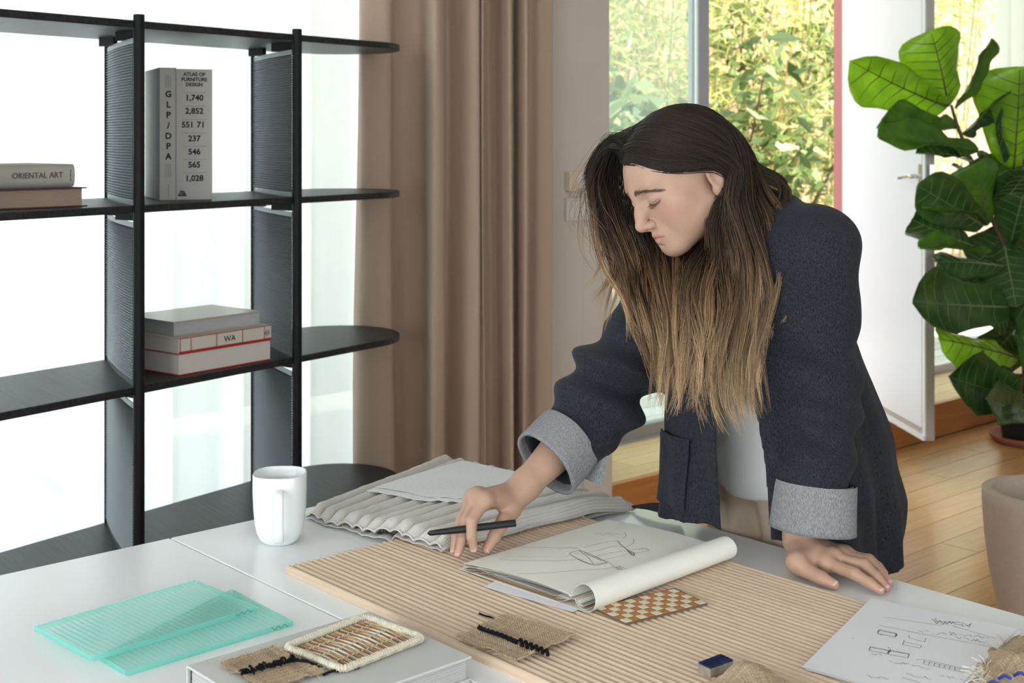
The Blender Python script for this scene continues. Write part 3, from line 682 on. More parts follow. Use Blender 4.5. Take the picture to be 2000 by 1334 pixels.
# ------------------------------------------------------------------ grey book with samples
ZK = .031; kb = T(365, 1300, TZ+ZK)[:2]; kt = T(715, 1190, TZ+ZK)[:2]; kr = T(911, 1277, TZ+ZK)[:2]
kx = nrm(kr-kt); ky = np.array([-kx[1], kx[0]]); kw = np.linalg.norm(kr-kt); kd = np.linalg.norm(kt-kb)
M_gcov = mat('light_grey_cover', (.56, .56, .545), .5, .3, bump=.05, bscale=900); M_gpg = mat('grey_page_edges', (.56, .55, .54), .85, .1)
gk = empty('large_book', (*((kb+kr)/2), TZ), 'large light grey hardback lying at the table front under the rattan sample', 'book')
def kbx(x0, x1, y0, y1, z0, z1, name, m): return bevel(MB().box(kb+kx*(x0+x1)/2+ky*(y0+y1)/2, kx, ky, (x1-x0)/2, (y1-y0)/2, TZ+z0, TZ+z1).build(name, m, gk), .0008, 2)
kbx(0, kw, 0, kd, 0.0002, .003, 'cover', M_gcov); kbx(0, kw, 0, kd, ZK-.003, ZK, 'cover', M_gcov)
kbx(-.002, .001, 0, kd, .0005, ZK-.0005, 'spine', M_gcov); kbx(.0012, .004, .004, kd-.004, .003, ZK-.003, 'headband', mat('dark_headband', (.03, .03, .03), .7))
nl = 15
for k in range(nl):
    za = lerp(.003, ZK-.003, k/nl); zb_ = lerp(.003, ZK-.003, (k+1)/nl)-.00025; e = .005+.0009*((k*7) % 5)/4
    kbx(.004, kw-e, e*.8, kd-e*.8, za, zb_, 'page_block', M_gpg)
# rattan sample
M_rat = [mat('rattan_brown', (.30, .135, .045), .5), mat('rattan_honey', (.50, .30, .14), .5), mat('rattan_straw', (.66, .54, .36), .5), mat('rattan_pale', (.74, .68, .55), .55)]
rc = [T(*q, TZ+ZK+.006) for q in ((557, 1264), (668, 1308), (827, 1246), (712, 1204))]
rt = empty('rattan_sample', (*np.mean(rc, axis=0)[:2], TZ+ZK), 'woven rattan sample panel with a pale bound frame on the grey book', 'sample')
fp = []
for i in range(4):
    p, q = rc[i], rc[(i+1) % 4]; pr_ = rc[(i-1) % 4]; r = .010
    d0 = nrm(pr_-p); d1 = nrm(q-p)
    for a in np.linspace(0, 1, 5): fp.append((1-a)**2*(p+d0*r)+2*a*(1-a)*p+a*a*(p+d1*r))
fp.append(fp[0]); fp = np.array(fp)
seg = np.r_[0, np.cumsum(np.linalg.norm(np.diff(fp, axis=0), axis=1))]; tot = seg[-1]
def fpos(s):
    s = s % tot; return np.array([np.interp(s, seg, fp[:, k]) for k in range(3)])
MB().tube([fpos(s) for s in np.linspace(0, tot, 90)], .0037, 8, False).build('frame', M_rat[3], rt, True)
wr = MB(); nw = 150
for k in range(nw):
    s = tot*k/nw; p = fpos(s); t_ = nrm(fpos(s+.002)-p); u_ = np.array([0, 0, 1.]); w_ = np.cross(t_, u_)
    loop = [p+(w_*math.cos(a)+u_*math.sin(a))*.0043+t_*.0014*math.sin(a+k) for a in np.linspace(0, 2*math.pi, 8)]
    wr.tube(loop, .00105, 4, False)
wr.build('frame_binding', M_rat[3], rt, True, kind='stuff')
for k in range(30):
    u = .055+.89*k/29; bow = .0035
    pts = [lerp(lerp(rc[0], rc[1], .07+.86*t), lerp(rc[3], rc[2], .07+.86*t), u)*1.0+np.array([0, 0, -.002+.0007*math.sin(t*math.pi*3+(k % 2)*math.pi)])+v3(nrm((rc[3]-rc[0])[:2])*bow*math.sin(math.pi*t), 0) for t in np.linspace(0, 1, 13)]
    MB().tube(pts, .00125+.0004*((k*5) % 3)/2, 5).build('reed', M_rat[(0, 3, 0, 2, 1, 3)[k % 6]], rt, True)
for k in range(3):
    t = .25+.25*k
    for q in (-1, 1):
        pts = [lerp(lerp(rc[0], rc[1], t), lerp(rc[3], rc[2], t), .06+.88*i/60)+np.array([0, 0, -.0008+q*.0015*math.cos(math.pi*i/2)])+v3(kx*q*.0009, 0) for i in range(61)]
        MB().tube(pts, .00055, 4).build('weft_cane', M_rat[3], rt, True)
# burlap
M_bur = weave('burlap', (.26, .175, .10), (.80, .66, .48), 140, bump=.9, slub=.08)
M_bur2 = weave('coarse_burlap', (.26, .175, .10), (.78, .64, .46), 125, bump=.9, slub=.08)
M_yarn = mat('black_yarn', (.012, .012, .014), .9, .1, bump=.6, bscale=900)
M_thread = mat('jute_thread', (.52, .40, .26), .85, .1)
def jute_mat():
    m, nt, b = nodes('jute_yarn'); a = nt.nodes.new('ShaderNodeAttribute'); a.attribute_name = 'tint'; nt.links.new(a.outputs['Color'], b.inputs['Base Color']); b.inputs['Roughness'].default_value = .85; b.inputs['Specular IOR Level'].default_value = .15; return m
M_jute = jute_mat()
def woven(G, parent, pitch, seed):
    """interlaced jute threads over the surface G"""
    r = np.random.default_rng(seed); n, k = G.shape[:2]; L1 = np.linalg.norm(np.diff(G[:, k//2], axis=0), axis=1).sum(); L2_ = np.linalg.norm(np.diff(G[n//2], axis=0), axis=1).sum(); nu, nv = int(L1/pitch), int(L2_/pitch)
    def S_(u, v):
        x = np.clip(u, 0, 1)*(n-1); y = np.clip(v, 0, 1)*(k-1); i = np.minimum(x.astype(int), n-2); j = np.minimum(y.astype(int), k-2); f = (x-i)[..., None]; h_ = (y-j)[..., None]
        return G[i, j]*(1-f)*(1-h_)+G[i+1, j]*f*(1-h_)+G[i+1, j+1]*f*h_+G[i, j+1]*(1-f)*h_
    out = []; n0 = 0
    for (a_, b_, sw) in ((nu, nv, 0), (nv, nu, 1)):
        A_, B_ = np.meshgrid((np.arange(a_)+.5)/a_, (np.arange(b_)+.5)/b_, indexing='ij'); B_ = (B_-.5)*(1+.6/b_)+.5; A_ = A_+r.normal(0, .10/a_, A_.shape)+r.normal(0, .08/a_, (a_, 1))
        p = S_(A_, B_) if not sw else S_(B_, A_); par = (np.add.outer(np.arange(a_), np.arange(b_))+sw) % 2; p[..., 2] += .0009+(par*2-1)*pitch*.21
        tc = np.array([.52, .40, .275])*r.uniform(.72, 1.22, (a_, 1, 1))*r.uniform(.9, 1.1, (a_, b_, 1)); v_, q_, c_ = strand_mesh(p, pitch*.36*r.uniform(.8, 1.15, (a_, 1, 1)), tc); out.append((v_, q_+n0, c_)); n0 += len(v_)
    me = fast_mesh('woven_threads', np.concatenate([o[0] for o in out]), np.concatenate([o[1] for o in out])); c_ = np.concatenate([o[2] for o in out])
    at_ = me.color_attributes.new('tint', 'FLOAT_COLOR', 'POINT'); at_.data.foreach_set('color', np.c_[c_, np.ones(len(c_))].astype(np.float32).ravel()); return link('woven_threads', me, M_jute, parent, kind='stuff')
def fringe(G, n, ln, parent, seed=0):
    r = np.random.default_rng(seed); m_ = MB(); nu, nv = G.shape[:2]; ctr = G.reshape(-1, 3).mean(0)
    for _ in range(n):
        e = r.integers(4); t = r.uniform(0, 1)
        i, j = [(0, int(t*(nv-1))), (nu-1, int(t*(nv-1))), (int(t*(nu-1)), 0), (int(t*(nu-1)), nv-1)][e]
        o_ = [G[0, j]-G[1, j], G[-1, j]-G[-2, j], G[i, 0]-G[i, 1], G[i, -1]-G[i, -2]][e]; o_ = nrm(o_)+r.normal(0, .35, 3)*np.array([1, 1, .3])
        l = ln*r.uniform(.3, 1); p = G[i, j]
        m_.tube([p, p+o_*l*.5+[0, 0, .0006], p+o_*l+r.normal(0, .12, 3)*l], .00028, 3, False)
    return m_.build('frayed_thread', M_thread, parent, kind='stuff')
def yarn(name, pts, r, parent, ply=True):
    pts = catmull(pts, max(14, len(pts)*6)); m_ = MB()
    for k in range(3 if ply else 1):
        q = []
        for i, p in enumerate(pts):
            a = i*.9+k*2.094; t_ = nrm(pts[min(i+1, len(pts)-1)]-pts[max(i-1, 0)]); u_ = nrm(np.cross(t_, [0, 0, 1.])); w_ = np.cross(t_, u_)
            q.append(p+(u_*math.cos(a)+w_*math.sin(a))*r*.55*(1 if ply else 0))
        m_.tube(q, r*.62 if ply else r, 5)
    return m_.build(name, M_yarn, parent, True, kind='stuff' if ply else None)
def burlap(name, cpx, z, n, wave, label, seed, m, curl=.004):
    c = [T(px, py, z) for px, py in cpx]; G = quad_grid(c, n, n)
    for i in range(n):
        for j in range(n):
            u, v = i/(n-1), j/(n-1); e = max(abs(u-.5), abs(v-.5))*2
            G[i, j, 2] += .0014+wave*(.5+.5*vnoise(u*6, v*6, 1, seed))+curl*max(0, e-.75)*4*(.5+.5*vnoise(u*9, v*9, 1, seed+4))
            G[i, j, 0] += .0015*vnoise(v*20, u*20, 1, seed+2)*(e > .95); G[i, j, 1] += .0015*vnoise(v*24, u*22, 1, seed+3)*(e > .95)
    root = empty(name, (*np.mean(c, axis=0)[:2], z), label, 'fabric', 'burlap samples')
    grid_obj('cloth', G, m, root, thick=.0006); woven(G, root, .0021, seed)
    fringe(G, 90, .010, root, seed); return root, G
r1, G1_ = burlap('burlap_swatch', [(430, 1302), (520, 1352), (634, 1319), (535, 1269)], TZ+ZK, 26, .002, 'small burlap swatch with black tufted yarn on the grey book', 3, M_bur)
def on(px, py, z, up=.003): return T(px, py, z+up)
zz = TZ+ZK+.004
tuft = MB()
for k in range(20):
    t = k/19; p = lerp(on(472, 1317, zz), on(576, 1290, zz), t); r = np.random.default_rng(k)
    for q in range(3):
        d = r.normal(0, 1, 3); d[2] = abs(d[2])*.5; d = nrm(d)
        tuft.tube([p, p+d*.005+[0, 0, .002], p+d*.009], [.0016, .0015, .0009], 5)
tuft.build('yarn_tuft', M_yarn, r1, True, kind='stuff')
yarn('yarn_tail', [on(570, 1289, zz), on(588, 1291, zz, .006), on(606, 1294, zz, .003), on(624, 1303, zz-.003, .002)], .0013, r1)
yarn('yarn_tail', [on(572, 1292, zz), on(595, 1289, zz, .008), on(612, 1298, zz, .003), on(620, 1297, zz-.003, .002)], .0013, r1)
yo = yarn('yarn_strand', [on(631, 1318, zz-.004, .002), on(650, 1311, zz-.003, .003), on(672, 1310, zz-.004, .002), on(702, 1303, zz-.004, .002)], .0017, None); tag(yo, 'loose black yarn strand on the grey book below the rattan frame', 'yarn'); yo.pop('kind', None)
r2_, G2_ = burlap('burlap_swatch', [(891, 1254), (1008, 1299), (1125, 1248), (984, 1208)], ZB, 34, .003, 'square burlap swatch with black running stitches on the ribbed board', 8, M_bur, .005)
zz = ZB+.005
yarn('yarn_stitch', [on(935, 1225, zz), on(955, 1233, zz, .005), on(985, 1243, zz, .005), on(1010, 1254, zz)], .0030, r2_)
zg = []
for k in range(6):
    p = lerp(on(1016, 1250, zz), on(1066, 1271, zz), k/5); q = lerp(on(1020, 1262, zz), on(1070, 1280, zz), k/5)
    yarn('yarn_stitch', [q, lerp(q, p, .5)+[0, 0, .003], lerp(p, q, 0)], .0024, r2_)
yo = yarn('yarn_strand', [on(936, 1198, ZB), on(948, 1203, ZB, .004), on(960, 1206, ZB), on(969, 1212, ZB)], .0013, None); tag(yo, 'short black yarn snippet on the ribbed board above the burlap swatch', 'yarn'); yo.pop('kind', None)
# ------------------------------------------------------------------ glazed block
M_blue = mat('blue_glaze', (.006, .012, .05), .25, .5, col2=(.02, .04, .13), vscale=10, stretch=(1, 30, 1, -.7)); M_clay = mat('grey_clay', (.30, .26, .21), .8, var=.25, vscale=90, bump=.3, bscale=200)
bl = [T(*q, ZB+.0135) for q in ((1363, 1293), (1387, 1304), (1433, 1288), (1408, 1276))]
bk = empty('glazed_block', (*np.mean(bl, axis=0)[:2], ZB), 'small dark blue glazed clay block on the ribbed board', 'block')
bevel(MB().prism([p[:2] for p in bl], ZB, ZB+.0115).build('body', M_clay, bk), .0015, 2)
bevel(MB().prism([p[:2]*1.0+(np.mean(bl, axis=0)[:2]-p[:2])*.01 for p in bl], ZB+.0115, ZB+.0135).build('glaze', M_blue, bk), .0006, 1)
for k in (.36, .62): 
    p, q = lerp(bl[0], bl[1], k), lerp(bl[3], bl[2], k); MB().box((p+q)[:2]/2, nrm((q-p)[:2]), nrm([-(q-p)[1], (q-p)[0]]), np.linalg.norm(q-p)*.47, .0007, ZB+.0134, ZB+.0142).build('ridge', M_blue, bk)
# ------------------------------------------------------------------ burlap heap and burlap bundle
def heap(name, cpx, z, peak, n, label, seed, m, extra=None):
    c = [T(px, py, z) for px, py in cpx]; G = quad_grid(c, n, n)
    for i in range(n):
        for j in range(n):
            u, v = i/(n-1), j/(n-1); b_ = (math.sin(math.pi*u)*math.sin(math.pi*v))**.7
            G[i, j, 2] += .002+peak*b_*(1+.35*vnoise(u*5, v*5, 1, seed))+.0015*vnoise(u*16, v*14, 1, seed)
    root = empty(name, (*np.mean(c, axis=0)[:2], z), label, 'fabric', 'burlap samples'); grid_obj('cloth', G, m, root, thick=.0006); woven(G, root, .0022, seed); fringe(G, 80, .012, root, seed)
    return root, G
heap('burlap_cloth', [(1360, 1345), (1400, 1470), (1640, 1390), (1475, 1318)], ZB, .035, 36, 'folded burlap cloth mounded at the front edge of the ribbed board', 5, M_bur2)
rb_, Gb_ = heap('burlap_bundle', [(1885, 1322), (1960, 1400), (2120, 1330), (2010, 1262)], TZ+.002, .035, 36, 'frayed burlap bundle lying on the drawing sheets at the right', 9, M_bur2)
cf = [T(1880, 1310, TZ+.004), T(1945, 1330, TZ+.02), T(2050, 1275, TZ+.045), T(1990, 1240, TZ+.02)]
G = quad_grid(cf, 24, 24)
for i in range(24):
    for j in range(24): G[i, j, 2] += .006*vnoise(i*.4, j*.4, 1, 3)+.004*math.sin(j*.7)
grid_obj('folded_flap', G, M_bur2, rb_, thick=.0006); woven(G, rb_, .0022, 31); fringe(G, 120, .016, rb_, 4)
fl_ = MB()
for k in range(140):
    r = np.random.default_rng(k+50); p = T(1925+r.normal(0, 14), 1322+r.normal(0, 7), TZ+.012); d = nrm(r.normal(0, 1, 3)*[1, 1, .4]); fl_.tube([p, p+d*.012+[0, 0, .005], p+d*.024], .0005, 3, False)
fl_.build('white_fluff', mat('white_fibre', (.75, .70, .60), .9), rb_, kind='stuff')
for k, (px, py) in enumerate(((1940, 1333), (1962, 1322), (1992, 1316))):
    yarn('blue_thread', [T(px-12, py+4, TZ+.03), T(px, py-2, TZ+.036), T(px+14, py+4, TZ+.034)], .002, rb_, False).data.materials[0] = mat('blue_yarn', (.03, .05, .30), .8)
# ------------------------------------------------------------------ drawing sheets at the right
M_pap = mat('white_paper', (.80, .80, .83), .7, .2); M_pencil = mat('pencil_line', (.09, .09, .10), .7, .1)
def sheet(name, cpx, z, label, warp=.002, m=None, seed=0, n=16, group=None, fn=None):
    c = [T(px, py, z) for px, py in cpx]; G = quad_grid(c, n, n)
    for i in range(n):
        for j in range(n): G[i, j, 2] += .0006+warp*(.5+.5*vnoise(i*.35, j*.35, 1, seed))+(fn(i/(n-1), j/(n-1)) if fn else 0)
    o = grid_obj(name, G, m or M_pap, None, thick=.0003); tag(o, label, 'paper', group); return o, c
def ribbon(mb, pts, w=.0005):
    pts = [np.asarray(p, float) for p in pts]
    for p, q in zip(pts[:-1], pts[1:]):
        d = q-p; l = np.linalg.norm(d[:2])
        if l < 1e-6: continue
        s = np.array([-d[1], d[0], 0])/l*w/2; mb.add([p-s, q-s, q+s, p+s], [(0, 1, 2, 3)])
PC = [(1566, 1304), (1838, 1376), (1988, 1229), (1701, 1170)]
for q in (0, 1):
    o_, c_ = sheet('drawing_sheet', [(x+(6 if q == 0 else 0), y+(5 if q == 0 else 0)) for x, y in PC], ZB*0+TZ+.0135+.0012*q, ['lower white sheet showing only its edge under the pencil drawing sheet', 'upper white sheet with pencil furniture sketches and handwriting at the table edge'][q], .0004, seed=q, group='drawing sheets')
zs = TZ+.0135+.0012+.0014
dr = MB(); rr_ = random.Random(4)
def L_(pts, w=.0006): ribbon(dr, [T(x, y, zs) for x, y in pts], w)
def scrib(x0, y0, x1, y1, amp=3, w=.0006, step=4):
    n = max(3, int(math.hypot(x1-x0, y1-y0)/step)); seg_ = []
    for i in range(n+1):
        t = i/n; seg_.append((lerp(x0, x1, t)+rr_.uniform(-1.5, 1.5), lerp(y0, y1, t)+rr_.uniform(-amp, amp)))
        if rr_.random() < .16: L_(seg_, w); seg_ = []
    if len(seg_) > 1: L_(seg_, w)
scrib(1820, 1214, 1895, 1222, 5, .0008); L_([(1827, 1207), (1829, 1213), (1880, 1216), (1893, 1224), (1896, 1217)], .0006)
L_([(1725, 1205), (1840, 1222)]); L_([(1717, 1221), (1800, 1238), (1930, 1262)])
scrib(1795, 1231, 1925, 1254, 3); scrib(1825, 1232, 1930, 1246, 3); L_([(1860, 1222), (1945, 1247)])
for dx, dy, w_, h_ in ((1717, 1230, 34, 7), (1700, 1263, 36, 7), (1738, 1270, 38, 8)):
    for k in range(2): L_([(dx, dy+k), (dx+w_, dy+7+k), (dx+w_-3, dy+7+h_), (dx-3, dy+h_), (dx, dy)], .0007)
scrib(1715, 1233, 1722, 1236, 5, .0009, 2); scrib(1748, 1237, 1752, 1240, 5, .0009, 2); scrib(1735, 1268, 1739, 1272, 6, .0009, 2)
L_([(1775, 1241), (1776, 1246), (1806, 1254), (1808, 1246)]); L_([(1764, 1253), (1800, 1261), (1797, 1266), (1763, 1259), (1766, 1250)])
L_([(1790, 1288), (1805, 1288), (1890, 1307)]); L_([(1803, 1291), (1886, 1309)]); L_([(1800, 1296), (1884, 1313)])
for k in range(8): L_([(1806+k*10, 1290+k*2.2), (1804+k*10, 1296+k*2.2)])
scrib(1735, 1292, 1775, 1297, 2.5); scrib(1780, 1299, 1815, 1306, 2.5); scrib(1703, 1277, 1722, 1280, 2); scrib(1690, 1320, 1735, 1326, 2.5); scrib(1770, 1317, 1820, 1325, 2.5); scrib(1835, 1319, 1880, 1328, 2.5)
L_([(1762, 1323), (1800, 1334)]); scrib(1665, 1246, 1667, 1247, 1)
dr.build('pencil_drawing', M_pencil, o_, kind='stuff')
# ------------------------------------------------------------------ quilted linen mat and sheets on it
M_lin = weave('natural_linen', (.56, .53, .49), (.78, .755, .71), 130, bump=.6, slub=.16)
mc4 = [T(597, 1003, TZ+.012), T(862, 1078, TZ+.014), T(1242, 984, TZ+.012), T(868, 894, TZ+.012)]     # W,S,E,N : u W->S, v W->N
NU, NV = 176, 70; G = quad_grid(mc4, NU, NV); NCH = 11
for i in range(NU):
    for j in range(NV):
        u, v = i/(NU-1), j/(NV-1); ph = (u*NCH+.10*math.sin(v*7+u*5)) % 1.0
        rid = (math.sin(math.pi*ph))**.6; ee = min(u, 1-u)*NU/6; ev = min(v, 1-v)*NV/3.0; fall = min(1, ee)*min(1, .35+.65*ev)
        puck = .0007*math.sin(v*90+i*.9)*(1-rid)+.0012*vnoise(u*40, v*30, 1, 2)
        p = G[i, j]; bz = soft_base(p[:2])
        bump = .010*max(0, math.sin(u*3.1)*math.sin(v*3.1))*(.5+.5*vnoise(u*5, v*4, 1, 7))
        edge_wave = .003*max(0, 1-v*7)*(1+math.sin(u*19+1.0))*(0.4+u*(1-u)*2)
        G[i, j, 2] = bz+.004+(.022*rid+puck)*fall+bump+edge_wave
        G[i, j, 0] += .003*math.sin(u*21)*max(0, 1-v*6); G[i, j, 1] += .0035*math.sin(u*23+1)*max(0, 1-v*6)+.004*math.sin(v*17)*max(0, u*8-7)
# smooth the step at the board edge
for _ in range(6): G[1:-1, 1:-1, 2] = G[1:-1, 1:-1, 2]*.8+.05*(G[2:, 1:-1, 2]+G[:-2, 1:-1, 2]+G[1:-1, 2:, 2]+G[1:-1, :-2, 2]) if _ < 2 else G[1:-1, 1:-1, 2]
MAT_G = G
qm = empty('quilted_mat', (*np.mean(mc4, axis=0)[:2], TZ), 'channel-quilted natural linen mat with raw frayed edges beside the mug', 'fabric')
grid_obj('quilted_top', G, M_lin, qm, thick=.0015)
Gb = G.copy(); ctr = np.mean(mc4, axis=0); Gb[:, :, :2] = ctr[:2]+(Gb[:, :, :2]-ctr[:2])*1.012
for i in range(NU):
    for j in range(NV): Gb[i, j, 2] = base_z(Gb[i, j, :2])+.0022+.35*max(0, G[i, j, 2]-base_z(G[i, j, :2])-.004)*(min(i, NU-1-i) < 5 or min(j, NV-1-j) < 3)
grid_obj('backing_cloth', Gb[::3, ::2], M_lin, qm, thick=.0015)
fringe(G, 160, .012, qm, 21)
hemp = []
for e_ in (G[:, 0], G[-1, :], G[:, -1], G[0, :]): MB().tube(e_[::2]+[0, 0, .001], .0021, 5).build('hem', M_lin, qm, True)
def mat_h(x, y):
    d = (MAT_G[:, :, 0]-x)**2+(MAT_G[:, :, 1]-y)**2; return MAT_G[:, :, 2].ravel()[d.argmin()]
M_tex = mat('textured_white_paper', (.84, .85, .86), .75, .2, var=.04, vscale=250, bump=.5, bscale=450)
for q, cp in enumerate(([(714, 962), (902, 1003), (1110, 952), (905, 908)], [(733, 957), (908, 996), (1105, 946), (903, 904)])):
    zt2 = TZ+.026; c = [T(px, py, zt2) for px, py in cp]; n = 22; G = quad_grid(c, n, n)
    for i in range(n):
        for j in range(n):
            dd = (MAT_G[:, :, 0]-G[i, j, 0])**2+(MAT_G[:, :, 1]-G[i, j, 1])**2; mk = dd < .02**2
            G[i, j, 2] = (MAT_G[:, :, 2][mk].max() if mk.any() else TZ+.02)+.0012+.0022*q
    for _ in range(4): G[1:-1, 1:-1, 2] = np.maximum(G[1:-1, 1:-1, 2], .25*(G[2:, 1:-1, 2]+G[:-2, 1:-1, 2]+G[1:-1, 2:, 2]+G[1:-1, :-2, 2]))
    o = grid_obj('textured_sheet', G, M_tex, None, thick=.0004); tag(o, ['lower textured white sheet with wavy front edge on the quilted mat', 'upper textured white sheet under the reaching forearm on the quilted mat'][q], 'paper', 'textured sheets')
# ------------------------------------------------------------------ checkered card
ck = [T(*q, ZB+.004) for q in ((1160, 1186), (1222, 1216), (1381, 1177), (1318, 1147))]
M_cb = mat('card_brown', (.19, .12, .075), .8); M_co = mat('check_rust', (.42, .17, .055), .55, var=.15, vscale=120); M_cc = mat('check_cream', (.70, .64, .47), .5, var=.08, vscale=120)
cd = empty('checkered_sample', (*np.mean(ck, axis=0)[:2], ZB), 'rust and cream checkered woven card half under the sketchbook', 'sample')
for k in range(2): MB().prism([p[:2] for p in ck], ZB+.0003+k*.0017, ZB+.0017+k*.0017).build('card_layer', M_cb, cd)
NX, NYc = 5, 11; me_ck = {}
ex = (ck[1]-ck[0])/NX; ey = (ck[3]-ck[0]); eyv = (ck[2]-ck[1])/NYc
for i in range(NX):
    for j in range(NYc):
        p0 = ck[0]+ex*i+eyv*j; key = (i+j) % 2
        if key not in me_ck:
            sh = .94; hz_ = .0007; a_, b_ = ex*sh, eyv*sh
            vs = [ex*.03+eyv*.03+q for q in (0*ex, a_, a_+b_, b_)]; top = [q*.86+(a_+b_)*.5*.14+ex*.03+eyv*.03+[0, 0, hz_] for q in (0*ex, a_, a_+b_, b_)]
            mm = mesh('check', [*vs, *top], [(4, 5, 6, 7), (0, 1, 5, 4), (1, 2, 6, 5), (2, 3, 7, 6), (3, 0, 4, 7)]); mm.materials.append(M_co if key else M_cc); me_ck[key] = mm
        o = bpy.data.objects.new('check', me_ck[key]); C.objects.link(o); o.parent = cd; o.matrix_parent_inverse = cd.matrix_basis.inverted(); o.location = (p0[0], p0[1], ZB+.0036)
# ------------------------------------------------------------------ sketchbook, folded back on itself
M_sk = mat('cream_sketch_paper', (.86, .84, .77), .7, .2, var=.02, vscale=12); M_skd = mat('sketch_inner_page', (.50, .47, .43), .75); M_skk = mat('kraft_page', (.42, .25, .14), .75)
L0 = T(905, 1097, ZB+.015)[:2]; ra = nrm([.706, .708]); rb = np.array([ra[1], -ra[0]]); LEN = .338; WID = .248
sk = empty('sketchbook', (*(L0+ra*.17+rb*.13), ZB), 'open cream sketchbook folded back with a rolled spine and pencil drawing', 'sketchbook')
def hprof(w): return .012+.010*math.sin(min(1, w/WID)*2.6)+(.0 if w > .02 else 0)
def extrude(pts, m, name, l0=0.0, l1=LEN, n=8, skew=0):
    G = np.array([[(*(L0+ra*lerp(l0, l1, t)+rb*(w+skew*t)), ZB+z*(1.0-.12*t)) for w, z in pts] for t in np.linspace(0, 1, n)])
    return grid_obj(name, G, m, sk, thick=.00035)
def arc(cx, cz, r, a0, a1, n): return [(cx+r*math.cos(a), cz+r*math.sin(a)) for a in np.linspace(a0, a1, n)]
RC, RZ, RR = .252, .0205, .0195
top = [(w, hprof(w)) for w in np.linspace(0, .212, 16)]+[(.2195, .0195), (.2245, .0165)]
PAGE_PROF = top
for k in range(4):
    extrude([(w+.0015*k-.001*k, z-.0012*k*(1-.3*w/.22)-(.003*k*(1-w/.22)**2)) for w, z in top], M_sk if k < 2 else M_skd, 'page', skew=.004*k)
# cover: from the crease over the roll and back underneath
cov = [(.2245, .0165), (.229, .028)]+arc(RC, RZ, RR, 2.35, -math.pi*.5, 22)+[(w, .0012) for w in (.20, .12, .03, -.012)]
extrude(cov, M_sk, 'cover')
for k in range(5):
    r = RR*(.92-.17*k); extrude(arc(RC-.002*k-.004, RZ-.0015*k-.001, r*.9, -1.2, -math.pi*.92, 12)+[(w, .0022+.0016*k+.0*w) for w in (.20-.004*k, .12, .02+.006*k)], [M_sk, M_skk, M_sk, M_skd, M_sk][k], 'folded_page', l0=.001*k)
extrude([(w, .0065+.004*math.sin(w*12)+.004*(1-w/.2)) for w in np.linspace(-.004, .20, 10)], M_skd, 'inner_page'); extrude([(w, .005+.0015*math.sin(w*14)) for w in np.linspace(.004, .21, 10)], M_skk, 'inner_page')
hh = lambda w: np.interp(w, [p[0] for p in PAGE_PROF], [p[1] for p in PAGE_PROF])
def onpage(px, py):
    z = ZB+.018
    for _ in range(6):
        p = T(px, py, z)[:2]-L0; w, l = p@rb, p@ra; z = ZB+hh(min(max(w, 0), .22))*(1-.12*min(max(l/LEN, 0), 1))
    q = T(px, py, z+.0006); return q
pg = MB()
def K_(pts, w=.0006, n=None):
    pts = catmull(np.array(pts, float), n or len(pts)*5); ribbon(pg, [onpage(x, y) for x, y in pts], w*1.0)
def Z5(pts): return [(860+x/3.3333, 980+y/3.3333) for x, y in pts]
for pts, w in (([(450, 293), (600, 296), (760, 300), (870, 298), (930, 325), (1000, 362), (1090, 390), (1130, 425)], .0006), ([(385, 375), (450, 355), (600, 358), (740, 355)], .0004), ([(390, 378), (600, 382), (760, 383), (890, 377), (935, 378)], .0006), ([(500, 470), (700, 462), (900, 445), (1050, 438), (1130, 425)], .0007), ([(840, 335), (905, 318), (1000, 352), (1070, 388), (1080, 398), (1000, 412), (920, 385), (840, 338)], .0011), ([(850, 345), (925, 385), (1000, 405), (1075, 395)], .0008), ([(905, 320), (960, 360), (1000, 410)], .0008), ([(870, 335), (960, 345), (1050, 385)], .0007), ([(930, 300), (1000, 280), (1080, 262), (1160, 255), (1175, 280), (1230, 320), (1260, 345)], .0006), ([(960, 330), (1050, 310), (1130, 290), (1200, 295), (1255, 270), (1258, 242)], .0006), ([(1000, 360), (1100, 335), (1200, 320), (1300, 305), (1360, 315), (1330, 325), (1260, 335)], .0006), ([(1220, 320), (1245, 345), (1260, 350), (1262, 335), (1240, 322)], .0012), ([(1150, 255), (1200, 300), (1250, 340)], .0008), ([(1130, 425), (1165, 445), (1140, 420), (1190, 445), (1160, 418), (1220, 440), (1222, 430)], .0006), ([(1000, 205), (1050, 200), (1130, 205)], .0004), ([(1010, 215), (1035, 208), (1060, 218), (1090, 205), (1120, 218), (1150, 208), (1165, 215)], .0005), ([(1200, 200), (1210, 218), (1195, 235), (1180, 238)], .0006), ([(770, 310), (820, 303), (880, 302)], .0007), ([(1290, 312), (1330, 300), (1362, 316)], .0005), ([(1060, 380), (1180, 350), (1230, 345)], .0004)):
    K_(Z5(pts), w)
pg.build('pencil_drawing', M_pencil, sk, kind='stuff')
# loose sheet under the sketchbook
o, _ = sheet('loose_sheet', [(945, 1147), (1118, 1196), (1200, 1165), (1010, 1115)], ZB+.0002, 'white loose sheet peeking out from under the sketchbook', .0003, seed=3)
# ------------------------------------------------------------------ pen
M_pen = mat('matt_black_pen', (.010, .010, .011), .5)
PEN0, PEN1 = P(838, 1041.5, 2.098), P(1008, 1021.5, 2.102)
pd = PEN1-PEN0
pe = empty('pen', (*PEN0[:2], PEN0[2]), 'matt black pen held between the fingers', 'pen')
MB().tube([PEN0, lerp(PEN0, PEN1, .02), lerp(PEN0, PEN1, .35), lerp(PEN0, PEN1, .99), PEN1], [.0035, .0042, .0058, .0058, .005], 12).build('barrel', M_pen, pe, True)
MB().tube([lerp(PEN0, PEN1, -.02), lerp(PEN0, PEN1, .0)], [.0012, .003], 8).build('nib', M_pen, pe, True)
